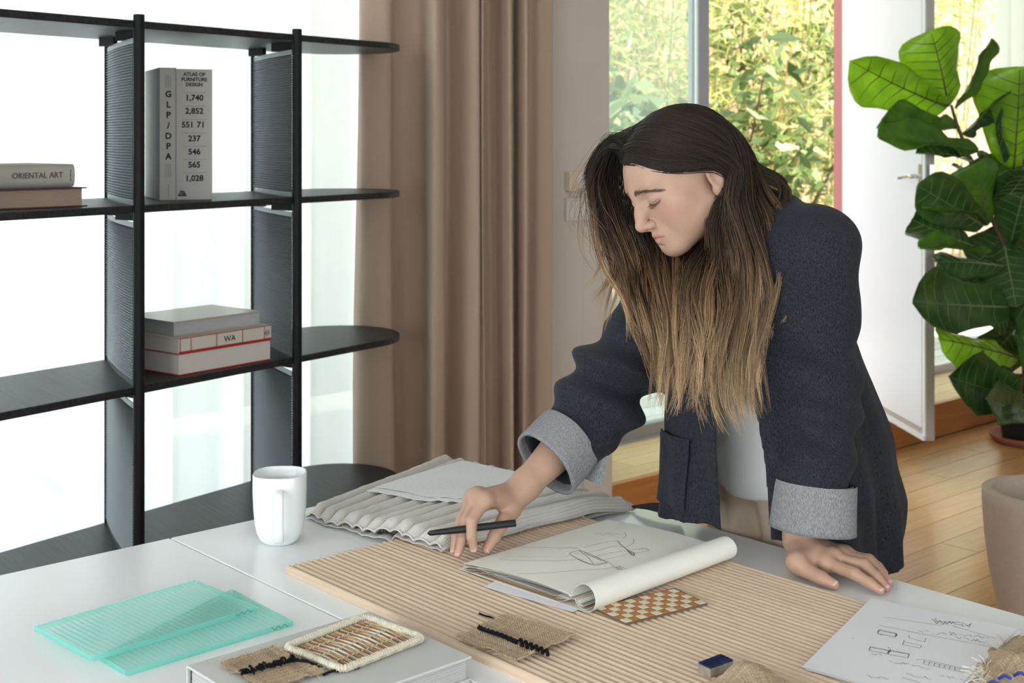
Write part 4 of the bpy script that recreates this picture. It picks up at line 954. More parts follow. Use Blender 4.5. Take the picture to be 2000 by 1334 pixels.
# ------------------------------------------------------------------ implicit surfaces for the figure
FAR = .09
class Nd:
    def near(s, bc, br): return np.linalg.norm(s.c-bc)-s.R-br < FAR
class Cone(Nd):
    def __init__(s, a, b, ra, rb):
        s.a = np.asarray(a, float); s.b = np.asarray(b, float); s.ra = ra; s.rb = rb
        s.c = (s.a+s.b)/2; s.R = np.linalg.norm(s.b-s.a)/2+max(ra, rb)
    def ev(s, p, bc, br):
        ba = s.b-s.a; l2 = ba@ba; rr = s.ra-s.rb; a2 = max(l2-rr*rr, 1e-9); il2 = 1/l2
        pa = p-s.a; y = pa@ba; z = y-l2; x2 = ((pa*l2-y[:, None]*ba)**2).sum(1); y2 = y*y*l2; z2 = z*z*l2
        k = np.sign(rr)*rr*rr*x2
        d = (np.sqrt(x2*a2*il2)+y*rr)*il2-s.ra
        m1 = np.sign(z)*a2*z2 > k; d1 = np.sqrt(x2+z2)*il2-s.rb
        m2 = np.sign(y)*a2*y2 < k; d2 = np.sqrt(x2+y2)*il2-s.ra
        return np.where(m1, d1, np.where(m2, d2, d))
class Ell(Nd):
    def __init__(s, c, r, ax=None):
        s.c = np.asarray(c, float); s.r = np.asarray(r, float); s.ax = np.eye(3) if ax is None else np.asarray(ax, float); s.R = max(r)
    def ev(s, p, bc, br):
        q = (p-s.c)@s.ax.T; k0 = np.sqrt(((q/s.r)**2).sum(1)); k1 = np.sqrt(((q/s.r**2)**2).sum(1))
        return k0*(k0-1)/np.maximum(k1, 1e-9)
class U(Nd):
    def __init__(s, k, *ch):
        s.k = k; s.ch = [c for c in ch]; s.c = np.mean([c.c for c in s.ch], axis=0); s.R = max(np.linalg.norm(c.c-s.c)+c.R for c in s.ch)
    def ev(s, p, bc, br):
        d = None
        for c in s.ch:
            if not c.near(bc, br): continue
            e = c.ev(p, bc, br)
            if d is None: d = e
            elif s.k < 1e-6: d = np.minimum(d, e)
            else:
                h = np.maximum(s.k-np.abs(d-e), 0)/s.k; d = np.minimum(d, e)-h*h*s.k*.25
        return np.full(len(p), FAR) if d is None else d
class Sub(Nd):
    def __init__(s, k, a, *bs): s.k = k; s.a = a; s.bs = bs; s.c = a.c; s.R = a.R
    def ev(s, p, bc, br):
        d = s.a.ev(p, bc, br)
        for b in s.bs:
            if not b.near(bc, br): continue
            e = -b.ev(p, bc, br); h = np.maximum(s.k-np.abs(d-e), 0)/s.k; d = np.maximum(d, e)+h*h*s.k*.25
        return d
class Fun(Nd):
    def __init__(s, f, c, R): s.f = f; s.c = np.asarray(c, float); s.R = R
    def ev(s, p, bc, br): return s.f(p, bc, br)
def sdf_mesh(node, lo, hi, h, n=24, margin=1.35):
    """sparse surface nets"""
    lo = np.asarray(lo, float); hi = np.asarray(hi, float); nb = np.ceil((hi-lo)/(h*n)).astype(int)
    dims = nb*n+2; hd_ = h*n*math.sqrt(3)/2
    ar = np.arange(n+1); gx, gy, gz = np.meshgrid(ar, ar, ar, indexing='ij'); loc = np.stack([gx, gy, gz], -1).reshape(-1, 3)
    keys = []; pos = []; quads = []
    def key(i): return (i[..., 0].astype(np.int64)*dims[1]+i[..., 1])*dims[2]+i[..., 2]
    for bi in range(nb[0]):
        for bj in range(nb[1]):
            for bk in range(nb[2]):
                base = np.array([bi, bj, bk])*n; bc = lo+(base+n/2)*h
                if not node.near(bc, hd_-FAR+.0): continue
                dc = node.ev(bc[None], bc, 0.0)[0]
                if abs(dc) > hd_*margin: continue
                p = lo+(base+loc)*h; d = node.ev(p, bc, hd_).reshape(n+1, n+1, n+1)
                sgn = d < 0
                cs = sgn[:-1, :-1, :-1].astype(np.int8)
                tot_ = sum(sgn[a:n+a, b:n+b, c:n+c].astype(np.int8) for a in (0, 1) for b in (0, 1) for c in (0, 1))
                ci = np.argwhere((tot_ > 0) & (tot_ < 8))
                if len(ci) == 0: continue
                acc = np.zeros((len(ci), 3)); cnt = np.zeros(len(ci))
                for ax_ in range(3):
                    o1, o2 = [q for q in range(3) if q != ax_]
                    for u in (0, 1):
                        for v in (0, 1):
                            s_ = ci.copy(); s_[:, o1] += u; s_[:, o2] += v; e_ = s_.copy(); e_[:, ax_] += 1
                            d0 = d[tuple(s_.T)]; d1 = d[tuple(e_.T)]; m_ = (d0 < 0) != (d1 < 0); t = np.where(m_, d0/(d0-d1+1e-20), 0)
                            q = s_.astype(float); q[:, ax_] += t; acc += q*m_[:, None]; cnt += m_
                keys.append(key(base+ci)); pos.append(lo+(base+acc/cnt[:, None])*h)
                for ax_ in range(3):
                    sl0 = [slice(0, n)]*3; sl1 = [slice(0, n)]*3; sl1[ax_] = slice(1, n+1)
                    a_, b_ = sgn[tuple(sl0)], sgn[tuple(sl1)]; ei = np.argwhere(a_ != b_)
                    if len(ei) == 0: continue
                    flip = a_[tuple(ei.T)]; g = base+ei; o1, o2 = (ax_+1) % 3, (ax_+2) % 3
                    c00 = g.copy(); c10 = g.copy(); c11 = g.copy(); c01 = g.copy()
                    c00[:, o1] -= 1; c00[:, o2] -= 1; c10[:, o2] -= 1; c01[:, o1] -= 1
                    Q = np.stack([key(c00), key(c10), key(c11), key(c01)], 1); Q[~flip] = Q[~flip][:, ::-1]; quads.append(Q)
    keys = np.concatenate(keys); pos = np.concatenate(pos); Q = np.concatenate(quads)
    o = np.argsort(keys); ks = keys[o]; V = pos[o]; idx = np.searchsorted(ks, Q); idx = np.clip(idx, 0, len(ks)-1); ok = (ks[idx] == Q).all(1)
    return V, idx[ok]
# ------------------------------------------------------------------ skeleton
FW = np.array([-A[0], -A[1], 0]); LF = np.array([B[0], B[1], 0]); UP = np.array([0, 0, 1.0])
edge = T(1500, 1057)[:2]
HIP = v3(edge-FW[:2]*.110-LF[:2]*.04, .87)
SHL, ELL_, WRL = P(1592, 492, 2.12), P(1598, 790, 2.145), P(1558, 1057, 2.12)
SHR, ELR, WRR = P(1305, 570, 2.33), P(1168, 800, 2.30), P(1008, 966, 2.19)
NECK = P(1462, 462, 2.215)
HO = P(1331, 350, 2.2)
HF = nrm([-.89*.93, -.37, -.455*.93]); HU = nrm(np.array([-.455, 0, .89])); HU = nrm(HU-HF*(HU@HF)); HLf = np.cross(HU, HF)
HAX = np.array([HLf, HF, HU])
def hp(x, y, z): return HO+HLf*x+HF*y+HU*z
def hE(c, r): return Ell(hp(*c), r, HAX)
def hC(a, b, ra, rb): return Cone(hp(*a), hp(*b), ra, rb)
# ---- head
sk_ = U(.030, hE((0, -.016, .030), (.0735, .090, .077)), hE((0, .026, .018), (.061, .064, .066)), hE((0, .030, -.034), (.054, .050, .056)))
jaw = U(.022, *[hC((s*.046, -.004, -.052), (s*.017, .060, -.087), .019, .016) for s in (-1, 1)], *[hE((s*.031, .036, -.050), (.027, .034, .032)) for s in (-1, 1)], hE((0, .067, -.087), (.021, .0165, .0165)), hE((0, .030, -.075), (.034, .042, .022)))
chk = [hE((s*.040, .049, -.022), (.021, .019, .020)) for s in (-1, 1)]
face = U(.022, sk_, jaw, *chk)
face = U(.014, face, hC((-.032, .071, .021), (0, .0785, .014), .0115, .011), hC((.032, .071, .021), (0, .0785, .014), .0115, .011), hC((0, .078, .012), (0, .0955, -.018), .0088, .0088), hE((0, .0755, -.062), (.021, .013, .018)))
nose = U(.006, hC((0, .0945, -.016), (0, .1055, -.0345), .0080, .0088), hE((.0105, .0925, -.0400), (.0070, .0100, .0066)), hE((-.0105, .0925, -.0400), (.0070, .0100, .0066)), hC((0, .1035, -.039), (0, .090, -.046), .0062, .005))
face = U(.009, face, nose)
face = Sub(.012, face, *[hE((s*.031, .0925, .001), (.0170, .0140, .0105)) for s in (-1, 1)])
face = U(.0035, face, *[hE((s*.0305, .0722, -.0015), (.0140, .0128, .0112)) for s in (-1, 1)])
face = Sub(.0022, face, *[x for s in (-1, 1) for x in (hC((s*.0185, .0815, -.0065), (s*.031, .0845, -.0100), .0009, .0010), hC((s*.031, .0845, -.0100), (s*.0445, .0745, -.0058), .0010, .0007), hC((s*.019, .0845, .0075), (s*.031, .0850, .0100), .0009, .0012), hC((s*.031, .0850, .0100), (s*.044, .0745, .0065), .0012, .0008))])
face = U(.0040, face, *[x for s in (-1, 1) for x in (hC((s*.011, .0835, -.0600), (0, .0880, -.0585), .0034, .0046), hC((s*.0185, .0775, -.0640), (s*.011, .0835, -.0600), .0018, .0034), hC((s*.012, .0815, -.0695), (0, .0860, -.0700), .0034, .0052))])
face = Sub(.003, face, hC((-.020, .0795, -.0652), (0, .0935, -.0643), .0010, .0011), hC((.020, .0795, -.0652), (0, .0935, -.0643), .0010, .0011), hE((.0078, .0965, -.0475), (.0034, .0052, .0036)), hE((-.0078, .0965, -.0475), (.0034, .0052, .0036)), hC((.0150, .0840, -.0330), (.0175, .0850, -.0430), .0012, .0014), hC((-.0150, .0840, -.0330), (-.0175, .0850, -.0430), .0012, .0014), hE((0, .0925, -.0800), (.013, .008, .0045)))
ears = []
for s in (-1, 1):
    e_ = U(.004, Ell(hp(s*.076, -.020, -.012), (.0075, .017, .030), HAX), hE((s*.073, -.013, -.036), (.007, .010, .011)))
    ears.append(Sub(.004, e_, hE((s*.084, -.013, -.012), (.007, .009, .018))))
head = U(.006, face, *ears)
neck = U(.03, Cone(hp(0, -.028, -.030), hp(0, -.036, -.095), .050, .048), Cone(hp(0, -.036, -.090), NECK, .047, .054))
# ---- hands
def finger(pts, rs):
    return U(.0035, *[Cone(pts[i], pts[i+1], rs[i], rs[i+1]) for i in range(len(pts)-1)])
def hand(wr, mcps, fingers, thumb, pal_r=.0125, el=None):
    pal = U(.012, *[Cone(wr+(m-wr)*.05, m, .0165, pal_r) for m in mcps], *[Cone(mcps[i], mcps[i+1], pal_r, pal_r) for i in range(len(mcps)-1)], Cone(wr, thumb[0], .017, .014), Cone(thumb[0], lerp(mcps[0], wr, .35), .013, .011))
    fs = U(.0012, *[finger(f, [.0104, .0092, .0080, .0064] if i < 3 else [.0088, .0078, .0068, .0056]) for i, f in enumerate(fingers)])
    th_ = finger(thumb, [.0145, .0118, .0105, .0078])
    return U(.0065, pal, U(.0012, fs, th_))
# right hand, holding the pen
mR = [P(947, 977, 2.125), P(932, 970, 2.145), P(924, 974, 2.163), P(920, 984, 2.180)]
fR = [[mR[0], P(921, 1018, 2.098), P(921, 1048, 2.090), P(925.5, 1071, 2.092)],
      [mR[1], P(912, 1016, 2.122), P(904, 1052, 2.108), P(895, 1082, 2.100)],
      [mR[2], P(902, 1014, 2.140), P(892, 1048, 2.125), P(887, 1075, 2.118)],
      [mR[3], P(905, 1020, 2.160), P(900, 1046, 2.147), P(899, 1066, 2.138)]]
tR = [P(999, 994, 2.168), P(984, 1017, 2.142), P(966, 1047, 2.124), P(951, 1073, 2.112)]
handR = hand(WRR, mR, fR, tR)
# left hand, flat on the table
def tz(px, py, z): return T(px, py, z)
mL = [tz(1615, 1100, .766), tz(1628, 1091, .769), tz(1640, 1086, .767), tz(1650, 1083, .763)]
fL = [[mL[0], tz(1668, 1120, .765), tz(1699, 1139, .756), tz(1720, 1154, .7485)],
      [mL[1], tz(1688, 1104, .770), tz(1713, 1128, .759), tz(1731, 1148, .7485)],
      [mL[2], tz(1698, 1098, .768), tz(1720, 1119, .758), tz(1736, 1138, .7485)],
      [mL[3], tz(1698, 1092, .760), tz(1716, 1107, .753), tz(1728, 1119, .7475)]]
tL = [tz(1556, 1098, .768), tz(1576, 1114, .760), tz(1604, 1129, .755), tz(1629, 1142, .7495)]
handL = U(.01, hand(WRL, mL, fL, tL), Ell(tz(1566, 1108, .756), (.020, .020, .014)), Ell(tz(1580, 1092, .755), (.018, .018, .013)))
def arm(sh, el, wr):
    return U(.02, Cone(sh, el, .046, .036), Cone(el, lerp(el, wr, .35), .037, .036), Cone(lerp(el, wr, .35), lerp(el, wr, .9), .036, .0225), Cone(lerp(el, wr, .9), wr, .0225, .021))
CH = (SHL+SHR)/2
BACK = -FW
chest = CH+np.array([0, 0, -.085])+BACK*.045
waist = lerp(chest, HIP, .55)+BACK*.03
TAX = np.array([LF, nrm(np.cross(nrm(CH-HIP), LF)), nrm(np.cross(LF, np.cross(nrm(CH-HIP), LF)))])
torso = U(.06, Cone(SHL, SHR, .052, .052), Ell(chest, (.130, .085, .115), np.array([LF, nrm(np.cross(nrm(CH-HIP), LF)), nrm(CH-HIP)])), Cone(chest, waist, .092, .095), Cone(waist, HIP, .098, .11), Cone(NECK, CH, .055, .06))
hl, hr = HIP+LF*.062, HIP-LF*.062
def leg(h_, off): 
    kn = h_+np.array([0, 0, -.40])+FW*.02; an = v3((h_+BACK*.02)[:2], .09); return U(.03, Cone(h_, kn, .075, .055), Cone(kn, lerp(kn, an, .3), .055, .052), Cone(lerp(kn, an, .3), an, .052, .036), Cone(an+[0, 0, -.045], v3((an+FW*.15)[:2], .032), .036, .026))
legs = U(.02, leg(hl, 0), leg(hr, 0))
pelvis = U(.05, Cone(hl, hr, .072, .072), Ell(HIP, (.110, .082, .12), np.array([LF, -FW, UP])))
armL, armR = arm(SHL, ELL_, WRL), arm(SHR, ELR, WRR)
body = U(.028, torso, pelvis, legs, armL, armR, neck)
body = U(.012, body, head)
body = U(.010, body, U(.0, handL, handR))
V, Q = sdf_mesh(body, (-.13, 1.88, -.01), (.86, 2.66, 1.50), .0025)
# finer mesh on the face, then every head vertex drawn onto the surface
bm_f = bmesh.new(); me = fast_mesh('person', V, Q); bm_f.from_mesh(me); FC = hp(0, .078, -.028)
fs_ = [f for f in bm_f.faces if np.linalg.norm(np.array(f.calc_center_median())-FC) < .066]
ed_ = list({e_ for f in fs_ for e_ in f.edges if all(np.linalg.norm(np.array(g_.calc_center_median())-FC) < .066 for g_ in e_.link_faces)})
bmesh.ops.subdivide_edges(bm_f, edges=ed_, cuts=1, use_grid_fill=True); bm_f.to_mesh(me); bm_f.free(); me.update()
V = np.empty(len(me.vertices)*3); me.vertices.foreach_get('co', V); V = V.reshape(-1, 3)
idx_ = np.where(np.linalg.norm(V-hp(0, .04, -.01), axis=1) < .105)[0]
for _ in range(2):
    p_ = V[idx_]; d_ = body.ev(p_, HO, .16); g_ = np.stack([body.ev(p_+np.eye(3)[k]*.0004, HO, .16)-body.ev(p_-np.eye(3)[k]*.0004, HO, .16) for k in range(3)], 1)
    g_ /= np.linalg.norm(g_, axis=1, keepdims=True)+1e-12; V[idx_] = p_-g_*np.clip(d_, -.0018, .0018)[:, None]
me.vertices.foreach_set('co', V.ravel()); me.polygons.foreach_set('use_smooth', np.ones(len(me.polygons), bool)); me.update()
# skin colour: lips, cheeks, nails, knuckles
q = (V-HO)@HAX.T
tint = np.zeros((len(V), 4), np.float32); tint[:, 3] = 1
base = np.array([.45, .275, .200]); col_ = np.tile(base, (len(V), 1))
def blend(m_, c): 
    global col_
    col_ = col_*(1-m_[:, None])+np.array(c)*m_[:, None]
inh = np.linalg.norm(V-HO, axis=1) < .16
g = np.exp(-(((np.abs(q[:, 0])-.046)/.018)**2+((q[:, 1]-.045)/.03)**2+((q[:, 2]+.030)/.020)**2))*inh; blend(g*.7, (.52, .24, .18))
g = np.exp(-((q[:, 0]/.012)**2+((q[:, 1]-.105)/.015)**2+((q[:, 2]+.037)/.012)**2))*inh; blend(g*.35, (.56, .29, .23))
lip = (np.abs(q[:, 0]) < .0200) & (q[:, 1] > .077) & (np.abs(q[:, 2]+.0650) < .0088*(1-(q[:, 0]/.023)**2)) & inh
blend(lip*.75, (.47, .215, .185))
ml = np.exp(-((q[:, 2]+.0646)/.0013)**2)*(np.abs(q[:, 0]) < .020)*(q[:, 1] > .075)*inh; blend(ml*.6, (.22, .085, .075))  # shade painted into the crease between the lips
lid = np.exp(-(((np.abs(q[:, 0])-.031)/.013)**2+((q[:, 2]-.001)/.009)**2))*(q[:, 1] > .06)*inh; blend(lid*.30, (.44, .27, .22))
def near_pts(pts, r): 
    out = np.zeros(len(V))
    for p in pts: out = np.maximum(out, np.exp(-(((V-p)**2).sum(1))/r**2))
    return out
blend(near_pts([f[3] for f in fR+fL]+[tR[3], tL[3]], .011)*.55, (.62, .31, .25)); blend(near_pts(mR+[f[1] for f in fR], .010)*.4, (.60, .31, .25))
tint[:, :3] = col_
at_ = me.color_attributes.new('tint', 'FLOAT_COLOR', 'POINT'); at_.data.foreach_set('color', tint.ravel())
def skinmat():
    m, nt, b = nodes('skin'); L = nt.links.new; a = nt.nodes.new('ShaderNodeAttribute'); a.attribute_name = 'tint'; L(a.outputs['Color'], b.inputs['Base Color'])
    b.inputs['Roughness'].default_value = .48; b.inputs['Specular IOR Level'].default_value = .35; b.inputs['Subsurface Weight'].default_value = .12; b.inputs['Subsurface Radius'].default_value = (.010, .004, .002); b.inputs['Subsurface Scale'].default_value = 1.0
    tc = nt.nodes.new('ShaderNodeTexCoord'); n = nt.nodes.new('ShaderNodeTexNoise'); n.inputs['Scale'].default_value = 700; bp = nt.nodes.new('ShaderNodeBump'); bp.inputs['Strength'].default_value = .08; bp.inputs['Distance'].default_value = .0006
    L(tc.outputs['Object'], n.inputs['Vector']); L(n.outputs[0], bp.inputs['Height']); L(bp.outputs[0], b.inputs['Normal']); return m
person = link('person', me, skinmat()); tag(person, 'woman in a dark denim jacket leaning over the white table holding a pen', 'person')
# nails
M_nail = mat('fingernail', (.66, .42, .36), .22, .5)
def nail(p, d, up, w):
    d = nrm(d); up = nrm(up-d*(up@d)); sd_ = np.cross(d, up); m_ = MB(); G = []
    for u in np.linspace(-1, 1, 6):
        row = []
        for v in np.linspace(-1, 1, 7): row.append(p+d*(u*w*.95*(1-.18*v*v))+sd_*v*w*.80+up*(w*.92*(math.sqrt(1-.62*v*v)-.0)-w*.02*u))
        G.append(row)
    o = m_.grid(np.array(G)).build('fingernail', M_nail, person, True); solid(o, .0006)
for f, up in [(fR[0], np.array([-.25, -1, .15])), (fR[1], np.array([-.5, -.8, .2])), (fR[2], np.array([-.6, -.7, .2])), (tR, np.array([.75, -.6, .15]))]: nail(lerp(f[3], f[2], .08), f[3]-f[2], up, .0064 if f is not tR else .0075)
for f in fL[:3]: nail(lerp(f[3], f[2], .10), f[3]-f[2], np.array([0, -.35, 1.0]), .0064)
nail(lerp(tL[3], tL[2], .10), tL[3]-tL[2], np.array([.15, -.75, .75]), .0078)

# ------------------------------------------------------------------ clothes
class Box2(Nd):
    """table volume with margin, for keeping cloth off it"""
    def __init__(s, mg): s.mg = mg; s.c = tw(.9, -.37, TZ); s.R = 2
    def ev(s, p, bc, br):
        r = p[:, :2]-OT; x, y = r@B, r@A
        return np.maximum(np.maximum(np.maximum(-x, x-1.8), y), np.maximum(p[:, 2]-TZ, TZ-.04-p[:, 2]))-s.mg
def off(node, o): return Fun(lambda p, bc, br: node.ev(p, bc, br)-o, node.c, node.R+o)
def fnoise(p, s, seed=0):
    x, y, z = (p*s).T; return (np.sin(x*1.3+1.9*np.sin(y*.9+seed)+seed)+np.sin(y*1.7+1.7*np.sin(z*1.1+seed*2))+np.sin(z*1.5+1.6*np.sin(x*1.2-seed)))/3
# t-shirt
tdir = nrm(CH-HIP)
def shirt_f(p, bc, br):
    d = U(.06, torso, pelvis).ev(p, bc, br)-.010-.004*fnoise(p, 28, 3); r = (p-HIP)@tdir
    return np.maximum(np.maximum(d, -.015-r+.02*fnoise(p, 9, 1)), (p-NECK)@tdir+.02)
V, Q = sdf_mesh(Fun(shirt_f, (HIP+CH)/2, .5), (.1, 1.9, .7), (.86, 2.66, 1.4), .006)
link('t_shirt', fast_mesh('t_shirt', V, Q), mat('white_jersey', (.84, .84, .83), .85, .1, bump=.1, bscale=800), person)
# trousers
hem_t = .10
def pants_f(p, bc, br):
    base_ = U(.04, pelvis, legs).ev(p, bc, br)
    ang = np.arctan2((p-HIP)@LF, (p-HIP)@FW); loose = .012+.020*np.clip((HIP[2]-.05-p[:, 2])/.3, 0, 1)
    d = base_-loose-.0045*np.sin(ang*11+.6*np.sin(p[:, 2]*9))*np.clip((HIP[2]+.12-p[:, 2])/.1, 0, 1)
    d = np.maximum(np.maximum(d, p[:, 2]-(HIP[2]+.13)), hem_t-p[:, 2])
    return np.maximum(d, -Box2(.005).ev(p, bc, br))
V, Q = sdf_mesh(Fun(pants_f, (HIP[0], HIP[1], .5), .75), (.2, 2.0, .05), (.95, 2.75, 1.06), .006)
M_pants = mat('beige_cotton', (.54, .43, .335), .85, .15, var=.06, vscale=30, bump=.12, bscale=700)
link('trousers', fast_mesh('trousers', V, Q), M_pants, person)
# shoes
M_shoe = mat('white_leather', (.7, .7, .68), .5)
for h_ in (hl, hr):
    an = v3((h_+BACK*.02)[:2], .05); V, Q = sdf_mesh(Fun(lambda p, bc, br, an=an: np.maximum(U(.02, Cone(an, an+FW*.17-[0, 0, .012], .045, .036), Cone(an, an+[0, 0, .03], .046, .044)).ev(p, bc, br), -p[:, 2]+.001), an, .28), an-.3, an+.3, .005)
    link('shoe', fast_mesh('shoe', V, Q), M_shoe, person)
# jacket
JZ = np.array([.66, .78, .90, 1.00, 1.10, 1.17, 1.23, 1.30])
hc = HIP+FW*.018-LF*.004
JC = np.array([hc[:2], hc[:2], lerp(hc[:2], CH[:2], .14), lerp(hc[:2], CH[:2], .40), lerp(hc[:2], CH[:2], .70), lerp(hc[:2], CH[:2], .92), CH[:2], CH[:2]+BACK[:2]*.03])
JA = np.array([.180, .182, .178, .170, .166, .155, .120, .05]); JB = np.array([.242, .240, .220, .188, .150, .122, .085, .03])
PH0, PH1 = math.radians(13), math.radians(33)
def jsec(p):
    z = p[:, 2]; cx = np.interp(z, JZ, JC[:, 0]); cy = np.interp(z, JZ, JC[:, 1]); a = np.interp(z, JZ, JA); b = np.interp(z, JZ, JB)
    dx, dy = p[:, 0]-cx, p[:, 1]-cy; l = dx*LF[0]+dy*LF[1]; f = dx*FW[0]+dy*FW[1]
    a = np.where(l < 0, a*np.interp(z, [.7, .85, 1.0, 1.15], [.80, .76, .78, 1.0]), a)
    return l, f, a, b
def torso_out(p, bc, br):
    l, f, a, b = jsec(p); e = 2.2; rr = (np.abs(l/a)**e+np.abs(f/b)**e)**(1/e); d = (rr-1)*np.minimum(a, b)*.85
    ph = np.arctan2(l, f); low = np.clip((1.12-p[:, 2])/.35, 0, 1)
    d = d-low*(.007*np.sin(ph*7+2.2*np.sin(p[:, 2]*6)+.5)+.004*np.sin(ph*15+p[:, 2]*11))-.0035*fnoise(p, 22, 4)
    d = np.maximum(d, p[:, 2]-1.31)
    yk = U(.05, Cone(SHL+np.array([0, 0, .006]), NECK+BACK*.02+np.array([0, 0, -.012]), .066, .070), Cone(SHR+np.array([0, 0, .006]), NECK+BACK*.02+np.array([0, 0, -.012]), .066, .070)).ev(p, bc, br)
    k = .06; h = np.maximum(k-np.abs(d-yk), 0)/k; return np.minimum(d, yk)-h*h*k*.25
def sleeve_out(side):
    sh, el, wr = (SHL, ELL_, WRL) if side == 'L' else (SHR, ELR, WRR)
    ce = P(1588, 1022, 2.128) if side == 'L' else lerp(el, wr, .60)
    sl = U(.03, Cone(sh, el, .069, .064), Cone(el, ce, .063, .054))
    if side == 'R': sl = U(.03, sl, Cone(P(1165, 735, 2.30), P(1150, 745, 2.29), .045, .04))
    ax1 = nrm(el-sh); ax2 = nrm(ce-el); l1 = np.linalg.norm(el-sh)
    def f(p, bc, br):
        d = sl.ev(p, bc, br)
        t = (p-sh)@nrm(ce-sh)
        s1 = nrm(np.cross(ax1, [0, 1, 0])); th_ = (p-el)@s1/.06; th2 = (p-el)@np.cross(ax1, s1)/.06
        if side == 'R':
            w = np.exp(-((t-l1*.80)/.075)**2); fold = .013*np.sin((t*1.0+.016*th_-.006*th2)*2*math.pi/.072+.8)
            d = d-w*fold-.004*fnoise(p, 30, 2)
        else:
            w = np.exp(-((t-l1*1.0)/.11)**2); d = d-w*.0060*np.sin((t*1.0-.030*th_+.02*th2)*2*math.pi/.075)-.0028*fnoise(p, 24, 6)-.003*np.sin((t-.05*th_)*2*math.pi/.13)
        return d
    return f, ce, ax2
TH_ = .0052
sfL, ceL, axL = sleeve_out('L'); sfR, ceR, axR = sleeve_out('R')
def hemz(l, f):
    ph = np.degrees(np.arctan2(l, f)); return np.interp(ph, [-180, -120, -60, -25, 5, 40, 75, 110, 150, 180], [.725, .755, .775, .772, .790, .775, .705, .674, .700, .725])
def jacket_f(p, bc, br):
    d = torso_out(p, bc, br); l, f, a, b = jsec(p); ds = np.maximum(d, -(d+TH_)); ph = np.arctan2(l, f); r = np.hypot(l, f)
    wid = np.clip((1.22-p[:, 2])/.25, .35, 1.0); pm = (PH0+PH1)/2; hw = (PH1-PH0)/2*wid
    wedge = r*np.sin(np.clip(hw-np.abs(ph-pm), -1.2, 1.2)); wedge = np.where(f > 0, wedge, -.05)
    ds = np.maximum(ds, wedge); ds = np.maximum(ds, hemz(l, f)-p[:, 2])
    nk = Cone(NECK-(NECK-CH)*.2+FW*.01, hp(0, -.03, -.06)+FW*.02, .062, .10).ev(p, bc, br); ds = np.maximum(ds, -nk)
    # keep the torso shell out of the sleeves' bores
    for sf, ce, ax_, sh in ((sfL, ceL, axL, SHL), (sfR, ceR, axR, SHR)):
        if np.linalg.norm((sh+ce)/2-bc)-.32-br > FAR: continue
        s = sf(p, bc, br); ss = np.maximum(np.maximum(s, -(s+.0085)), (p-ce)@ax_)
        ss = np.maximum(ss, -(d+.030))
        k = .022; h = np.maximum(k-np.abs(ds-ss), 0)/k; ds = np.minimum(ds, ss)-h*h*k*.25*(p[:, 2] > .98)
    return np.maximum(ds, -Box2(.004).ev(p, bc, br))
V, Q = sdf_mesh(Fun(jacket_f, (CH+HIP)/2, .62), (-.02, 1.9, .64), (.90, 2.70, 1.40), .0040, margin=1.8)
M_den = mat('dark_denim', (.005, .0065, .011), .82, .2, col2=(.034, .036, .046), vscale=950, stretch=(1, 1, .22), bump=.25, bscale=1600, sheen=.05, detail=3)
jk = link('denim_jacket', fast_mesh('denim_jacket', V, Q), M_den, person); jk['label'] = 'dark indigo denim jacket worn open'
# turned-up cuffs
M_cuff = mat('pale_denim_reverse', (.15, .15, .157), .85, .15, col2=(.32, .32, .33), vscale=900, stretch=(1, 1, .22), bump=.25, bscale=1500, detail=3)
def cuff(c0, c1, r0, r1, seed, slit=None, tilt=0):
    ax_ = nrm(c1-c0); u_ = nrm(np.cross(ax_, [0, 1, 0])); w_ = np.cross(ax_, u_); n = 56; m = 12; G = np.zeros((2*m, n, 3))
    for i in range(2*m):
        inner = i >= m; t = i/(m-1) if not inner else (2*m-1-i)/(m-1)
        for j in range(n):
            a = 2*math.pi*j/n; r = lerp(r0, r1, t)*(1+.035*math.sin(2*a+seed)+.015*math.sin(5*a+seed*2+t*2)); r -= .0055 if inner else 0
            tt = t+tilt*math.sin(a+seed)*.5
            if i in (0, 2*m-1): r -= .001
            G[i, j] = c0+(c1-c0)*tt+(u_*math.cos(a)+w_*math.sin(a))*r
    o = MB().grid(G, True).build('cuff', M_cuff, jk, True); return o
cuff(ceL-axL*.066, ceL+axL*.010, .0645, .0670, 1.0, tilt=.05)
cuff(ceR-axR*.052, ceR+axR*.012, .0615, .0630, 2.4, tilt=.05)
# hanging corner of the far cuff
c = [P(1148, 905, 2.27), P(1183, 868, 2.26), P(1187, 930, 2.255), P(1168, 948, 2.265), P(1120, 925, 2.275)]
grid_obj('cuff_flap', quad_grid([P(1118, 926, 2.262), P(1176, 948, 2.25), P(1189, 868, 2.25), P(1152, 893, 2.262)], 10, 10)+np.array([0, .004, 0])*np.sin(np.linspace(0, 6, 10))[:, None, None], M_cuff, jk, thick=.004)
# patch pocket on the far front panel, lapping the panel
def panel_pt(ph, z, o=.004):
    cx = np.interp(z, JZ, JC[:, 0]); cy = np.interp(z, JZ, JC[:, 1]); a = np.interp(z, JZ, JA); b = np.interp(z, JZ, JB); l, f = math.sin(ph), math.cos(ph)
    lo_, hi_ = .5, 1.6; p0 = np.array([cx, cy, z]); dr = LF*l*a+FW*f*b
    for _ in range(22):
        md = (lo_+hi_)/2; v = torso_out((p0+dr*md)[None], p0, .3)[0]
        if v < 0: lo_ = md
        else: hi_ = md
    return p0+dr*lo_+nrm(dr)*o
G = np.array([[panel_pt(math.radians(lerp(-34, -4, u)), lerp(.805, .925, v)+(-.012 if u < .5 else 0)*0, .0045+(.007*math.sin(math.pi*u) if v > .95 else .002*v)) for v in np.linspace(0, 1, 14)] for u in np.linspace(0, 1, 14)])
grid_obj('pocket', G, M_den, jk, thick=.003)

